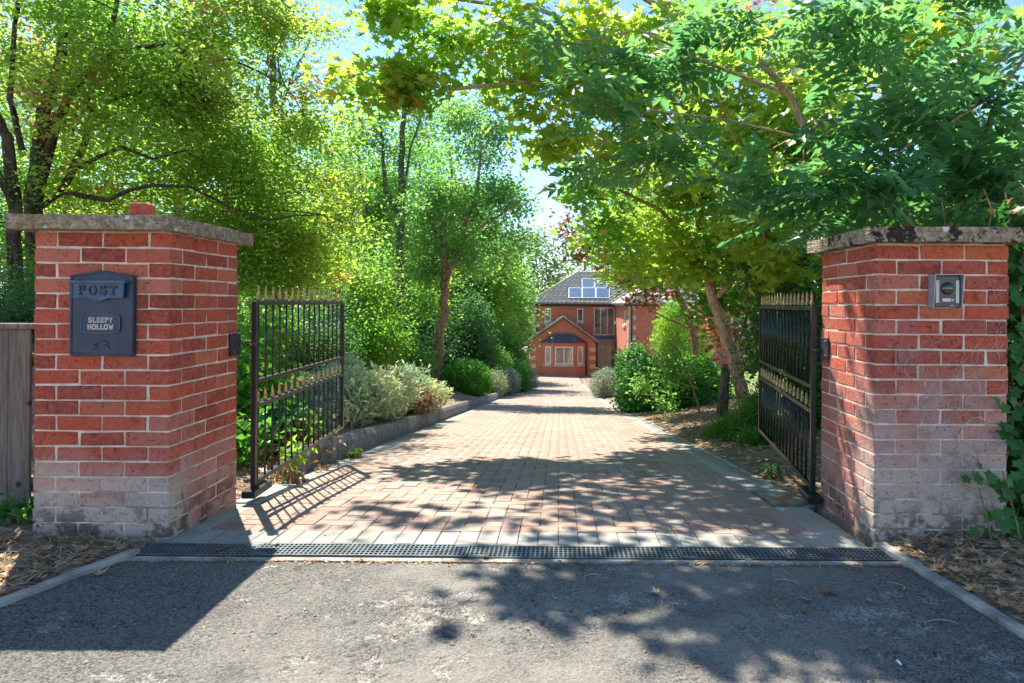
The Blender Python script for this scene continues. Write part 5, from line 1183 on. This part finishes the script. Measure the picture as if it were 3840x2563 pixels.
for i, (px, py, y, rx, ry, mt, lab) in enumerate([(494, 384, 22, 12, 13, 'lf_silver', 'cream variegated bush just beyond the round green bush'), (508, 383, 25, 10, 13, 'lf_silver2', 'silvery bush between two cream ones on the left'), (520, 382, 28, 9, 12, 'lf_box', 'bright green low bush among the silvery ones'), (529, 381, 31, 9, 12, 'lf_silver2', 'last silvery bush before the house on the left'), (505, 370, 27, 26, 10, 'lf_box', 'low bright green ground shrub behind the silvery bushes'), (482, 360, 24, 30, 14, 'lf_mid', 'green shrub behind the round bush')]):
    make_shrub('border_bush', lab, [B(px, py, y, rx, ry, .55, 1)], M[mt], NARROW if 'silver' in mt else KITE, .085, 4500, seed=90 + i, cr=.08, nl=14, shell=.2, group='bushes along the left kerb')
for i, (px, py, y, rx, ry, mt, lab) in enumerate([(300, 330, 13, 60, 50, 'lf_blue', 'dark green shrub seen through the left gate bars'), (360, 320, 15, 50, 44, 'lf_lime', 'tall bright shrub above the variegated shrubs'), (385, 352, 17, 50, 30, 'lf_mid', 'green shrub in front of the tall trunks'),
        (470, 335, 24, 22, 44, 'lf_blue', 'dark conifer shaped shrub right of the bare trunk'), (425, 350, 23, 36, 30, 'lf_blue', 'shaded undergrowth shrub behind the bare trunk'), (498, 345, 30, 28, 26, 'lf_mid', 'mid green shrub left of the parked car'), (260, 300, 12, 36, 50, 'lf_mid', 'green shrub right behind the post box pillar'), (340, 270, 16, 60, 40, 'lf_mid', 'leafy shrub above the left gate'),
        (20, 300, 7.5, 50, 30, 'lf_blue', 'dark shrub over the fence top')]):
    make_shrub('bank_shrub', lab, [B(px, py, y, rx, ry, 1.0, 1), B(px + rx * .3, py + ry * .5, y - .5, rx * .7, ry * .6, .7, 1)], M[mt], KITE, .062 * y / 12, 9000, seed=110 + i, cr=.007 * y + .04, nl=16, shell=.4, group='shrubs on the left bank')
# right side
make_shrub('lavender_bush', 'silvery grey rounded bush on the right edge before the house', [B(606, 386, 23, 15, 17, .6, 1)], M['lf_silver2'], NARROW, .08, 6500, seed=130, cr=.06, nl=14, shell=.15)
make_shrub('lavender_bush', 'sparse grey lavender beside the big green shrub', [B(625, 395, 17, 9, 14, .35, 1)], M['lf_silver2'], NEEDLE, .12, 2000, seed=131, cr=.06, nl=10, shell=.3)
make_shrub('glossy_shrub', 'big dark glossy shrub at the right edge of the drive', [B(648, 395, 14.2, 30, 34, .8, 4), B(680, 395, 13.8, 30, 34, .8, 3), B(635, 370, 15, 18, 24, .6, 2)], M['lf_gloss'], KITE, .085, 17000, seed=132, cr=.08, nl=18, shell=.2)
make_shrub('bright_shrub', 'vivid light green shrub in front of the right trunk', [B(703, 390, 14.6, 26, 26, .7, 3), B(690, 372, 15, 20, 12, .5, 1)], M['lf_box'], KITE, .085, 7500, seed=133, cr=.08, nl=16, shell=.2)
make_tree('sapling', 'thin stemmed sapling leaning before the glossy shrub', 'tree', [([toground(701, 11.8)] + [tuple(W(*q)) for q in ((698, 405, 11.8), (690, 380, 11.8), (678, 350, 11.8), (668, 330, 11.8))], .025, .01), Lm([(690, 380, 11.8), (660, 360, 11.7), (640, 345, 11.7)], .014, .004)],
    [B(655, 362, 11.8, 30, 14, .5, 18), B(648, 380, 11.8, 26, 16, .45, 18), B(680, 372, 11.9, 26, 16, .5, 18), B(672, 345, 12, 16, 8, .4, 6), B(665, 400, 11.8, 26, 14, .4, 10)], M['bark_brown'], M['lf_mid'], KITE, leaf=.085, nl=26, cr=.13, ntwig=80, twig=.004, seed=18, droop=.6)
make_shrub('cypress', 'soft upright green conifer in front of the house wing', [B(672, 335, 19, 17, 34, .5, 3), B(695, 345, 19.5, 14, 30, .5, 2)], M['lf_lime'], NEEDLE, .16, 8500, cat='conifer', seed=134, cr=.09, nl=16, shell=.3, up=0, droop=-1.5)
make_shrub('juniper', 'low spreading juniper beside the right gate', [B(735, 432, 7.6, 22, 13, .35, 3), B(757, 447, 6.9, 16, 12, .3, 2), B(757, 412, 7.6, 14, 18, .3, 2), B(718, 438, 7.9, 12, 7, .25, 1)], M['lf_jun'], NARROW, .045, 15000, seed=135, cr=.045, nl=18, shell=.3, up=0, droop=-.8)
make_shrub('low_ground_plant', 'dark green leaves under the fence corner', [((-2.75, 3.38, .04), (.22, .08, .05), 1)], M['lf_gloss'], ROUND, .05, 260, cat='plant', seed=136, cr=.03, nl=8)
make_shrub('weed', 'bright green heart leaved weed at the foot of the left gate', [((-1.92, 4.62, .05), (.10, .12, .09), 1), ((-1.95, 4.85, .02), (.08, .1, .06), 1)], M['lf_lime'], ROUND, .075, 70, cat='weed', seed=137, cr=.04, nl=5)
make_shrub('weed', 'tiny weed sprouting at the base of the kerb', [((-1.9, 6.05, float(zc(6.05)) + .03), (.07, .09, .04), 1)], M['lf_lime'], KITE, .035, 90, cat='weed', seed=138, cr=.02, nl=6)
make_shrub('weed', 'small green weed in the bark by the right gate', [((1.68, 5.0, float(zg(1.68, 5.0)) + .04), (.09, .1, .04), 1)], M['lf_jun'], KITE, .04, 120, cat='weed', seed=139, cr=.03, nl=8)
# old stump or post beside the maple
st = MB(); a = W(722, 412, 10.2); st.tube([(a.x, a.y, float(zg(a.x, a.y)) - .05), (a.x + .02, a.y, a.z + .35), tuple(W(727, 365, 10.3))], [.10, .085, .075], 12)
tag(link('tree_stump', st, M['bark_grey'], smooth=True), 'grey old stump standing left of the maple trunk', 'stump')

# ------------------------------------------------------------------ litter
def scatter(n, x0, x1, y0, y1, off=.006, g=None):
    X = g.uniform(x0, x1, n); Y = g.uniform(y0, y1, n)
    return X, Y
g = np.random.default_rng(200)
def litter(name, regs, mat, tmpl, s0, s1, up=2.5):
    Ps = []
    for x0, x1, y0, y1, n, zfun in regs:
        X = g.uniform(x0, x1, n); Y = g.uniform(y0, y1, n); Z = zfun(X, Y) + g.uniform(.004, .02, n); Ps.append(np.stack([X, Y, Z], 1))
    P = np.vstack(Ps); keep = np.ones(len(P), bool)
    xl = -1.944 - (2.945 - P[:, 1]) * .33 - .07; xr = 1.6 + (3.155 - P[:, 1]) * .11
    keep &= ~((P[:, 1] < 3.12) & (P[:, 0] > xl) & (P[:, 0] < xr))
    keep &= ~((P[:, 0] > -2.6) & (P[:, 0] < -1.88) & (P[:, 1] > 3.16) & (P[:, 1] < 3.88)) & ~((P[:, 0] > 1.55) & (P[:, 0] < 2.25) & (P[:, 1] > 3.23) & (P[:, 1] < 3.94))
    P = P[keep]; global rng; rng = g
    link(name, leaves_mesh(name, P, g.uniform(s0, s1, len(P)), tmpl, up, 0), mat, kind='stuff')
zt = lambda X, Y: zg(X, Y) + uneven(X, Y)
litter('leaf_litter', [(-3.6, -1.9, 1.9, 3.18, 1500, zt), (1.58, 3.6, 1.7, 3.3, 3200, zt), (1.57, 4.2, 4.0, 16, 9000, zt), (-3.5, -2.14, 4.3, 20, 2500, zt), (-2.2, -1.98, 3.95, 4.95, 160, zt)], M['lf_fall'], MAPLE, .018, .06)
litter('dry_grass', [(-3.8, -1.95, 1.7, 3.2, 11000, zt), (1.6, 3.8, 1.6, 3.25, 7000, zt), (1.57, 3, 4, 12, 3000, zt)], M['straw'], STRAW, .03, .10, up=1.2)
litter('undergrowth', [(-14, -3.2, 6, 40, 26000, zt), (3.0, 9, 7, 34, 9000, zt)], M['lf_mid'], KITE, .05, .12, up=.6)
# grit and crumbs on the drive and road, too small to count
n = 2600; X = np.concatenate([g.uniform(-1.9, 1.45, 500), 1.45 - np.abs(g.normal(size=900)) * .5, g.uniform(-1.9, 1.6, 900), g.uniform(-2.0, 1.8, 300)]); Y = np.concatenate([g.uniform(3.2, 12, 500), g.uniform(3.4, 13, 900), 2.935 + np.abs(g.normal(size=900)) * -.02, g.uniform(1.4, 2.9, 300)])
P = np.stack([X, Y, np.where(Y > 3.13, zc(Y) + .002, .0005)], 1); rng = g
link('crumbs', leaves_mesh('crumbs', P, g.uniform(.006, .022, len(P)), KITE, 3, 0), M['lf_fall'], kind='stuff')
# fallen leaves that can be told apart
def curled(seed):
    r = np.random.default_rng(seed); v, f = MAPLE; v = v.copy(); v[:, 2] += .35 * (v[:, 0] ** 2) * 2 + .25 * (v[:, 1] - .45) ** 2 + r.normal(size=len(v)) * .03; return np_mesh('fallen_leaf', v - np.array([0, .5, 0]), f)
cm = [curled(s) for s in range(4)]
for m_ in cm: m_.materials.append(M['lf_fall_o'])
for px, py, s, lab in ((828, 594, .085, 'largest tan fallen leaf in the shade on the right asphalt'), (806, 601, .05, 'tan leaf lying just left of the largest fallen leaf'), (804, 612, .03, 'tiny tan leaf below the pair of tan leaves on the asphalt'), (863, 650, .04, 'tan curled leaf in the lower right dapples'), (656, 594, .055, 'pinkish brown curled leaf in the middle of the asphalt'),
                      (225, 560, .05, 'orange leaf on the asphalt by the left end of the drain'), (215, 552, .04, 'brown leaf touching the left end of the drain'), (790, 560, .05, 'yellow crumpled leaf against the drain on the right'), (100, 575, .07, 'long brown leaf on the left concrete edging'), (70, 545, .06, 'white backed leaf at the foot of the left pillar'), (52, 543, .07, 'rust brown leaf at the foot of the left pillar'), (100, 540, .05, 'brown leaf at the right corner of the left pillar foot'),
                      (975, 560, .07, 'tan leaf under the ivy on the right verge'), (990, 575, .08, 'orange dead leaf on the right verge'), (960, 548, .06, 'brown leaf against the foot of the intercom pillar'), (940, 545, .06, 'leaf nearest the middle of the intercom pillar foot'), (276, 545, .04, 'pale leaf lying on the drain near its left joint'), (485, 557, .035, 'leaf beside the drain left of the middle of the drive'), (870, 602, .03, 'small leaf right of the largest fallen leaf'), (560, 500, .03, 'dry leaf on the paving near the middle of the drive'), (640, 480, .03, 'dry leaf furthest up the paving in the right half'), (730, 470, .04, 'curled leaf on the paving near the right edging'), (700, 510, .035, 'dry leaf in the tree shade on the right paving'), (848, 535, .04, 'reddish leaf on the grey border just above the drain'), (812, 542, .035, 'yellowish leaf on the grey border above the drain, right')):
    t = R(ROLL); dx, dy = px - VX, py - VY; uy = -dx * math.sin(t) + dy * math.cos(t); ux = dx * math.cos(t) + dy * math.sin(t)
    y = CAMZ * F / uy
    if y > 3.14: y = 518 / (uy - 71.5)
    x = ux / F * y; z = (0 if y < 3.14 else float(zc(y))) if -2 < x < 1.6 else float(zg(x, y)) + .015
    o = bpy.data.objects.new('fallen_leaf', rnd.choice(cm)); C.objects.link(o); o.location = (x, y, z + .006); o.rotation_euler = (rnd.uniform(-.2, .2), rnd.uniform(-.2, .2), rnd.uniform(0, 6.28)); o.scale = (s, s, s)
    tag(o, lab or 'small dry brown leaf lying flat on the ground', 'leaf', 'fallen leaves')
# pebbles against the drain
pm = simple('pale_pebble', (.38, .34, .29), .85, 0, var=.2, nscale=40, bump=.4)
def pebble(x, y, s, lab):
    bm = bmesh.new(); bmesh.ops.create_icosphere(bm, subdivisions=2, radius=1)
    sx, sy, sz = rnd.uniform(.7, 1.3), rnd.uniform(.6, .9), rnd.uniform(.4, .6)
    for v in bm.verts: v.co = Vector((v.co.x * sx, v.co.y * sy, v.co.z * sz)) * s * (1 + .12 * math.sin(v.co.x * 4 + x * 9) * math.cos(v.co.y * 5))
    me = bpy.data.meshes.new('pebble'); bm.to_mesh(me); bm.free(); o = link('pebble', me, pm, smooth=True); o.location = (x, y, .25 * s); o.rotation_euler = (0, 0, rnd.uniform(0, 3)); tag(o, lab, 'stone', 'stones along the drain')
pebble(.86, 2.930, .022, 'largest pale stone against the drain'); pebble(.97, 2.925, .014, 'second pale stone right of the largest one by the drain')
for x, pl_ in ((.62, 'third'), (.70, 'second'), (.76, 'first')): pebble(x, 2.935 + rnd.uniform(-.012, .008), rnd.uniform(.008, .012), 'small stone by the drain, %s to the left of the largest pale stone' % pl_)
for x, pl_ in ((1.05, 'first'), (1.12, 'second'), (1.18, 'third'), (1.25, 'fourth')): pebble(x, 2.935 + rnd.uniform(-.012, .008), rnd.uniform(.006, .012), 'tiny stone by the drain, %s right of the two big pale stones' % pl_)
# white lid on the paving and feather on the asphalt
m = MB(); y = 4.62; x = (380 - VX) / F * y; m.lathe((x, y - .2, float(zc(y - .2)) + .001), [(.032, 0), (.034, .006), (.030, .008)], 20); tag(link('plastic_lid', m, simple('white_plastic', (.7, .7, .68), .4), smooth=False), 'white round plastic lid on the paving by the left gate', 'lid')
v = .5 * np.array([(0, 0, 0), (.012, .02, .004), (.010, .045, .008), (0, .07, .006), (-.009, .045, .008), (-.010, .02, .004)]); f = np.array([(0, 1, 5), (1, 2, 5), (2, 4, 5), (2, 3, 4)])
o = link('feather', np_mesh('feather', v, f), simple('white_feather', (.7, .7, .72), .7)); y = CAMZ * F / (667 - 304 - 2.4); o.location = ((904 - VX) / F * y, y, .004); tag(o, 'small white feather near the bottom right of the asphalt', 'feather')
m = MB(); rnd.seed(9)
for px, py, tl in ((960, 625, 'dry twig by the right concrete edging'), (800, 585, 'thin twig just above the largest fallen leaf'), (905, 590, 'dry twig in the shade below the right end of the drain'), (600, 575, 'curved twig just below the middle of the drain')):
    y = CAMZ * F / (py - VY - (px - VX) * .007); x = (px - VX) / F * y; a = rnd.uniform(0, 3); pts = [(x + math.cos(a + .3 * i) * .02 * i, y + math.sin(a + .3 * i) * .015 * i, .003) for i in range(6)]
    tw = MB(); tw.tube(pts, [.0018] * 6, 4); tag(link('twig', tw, M['straw']), tl, 'twig', 'twigs on the asphalt')
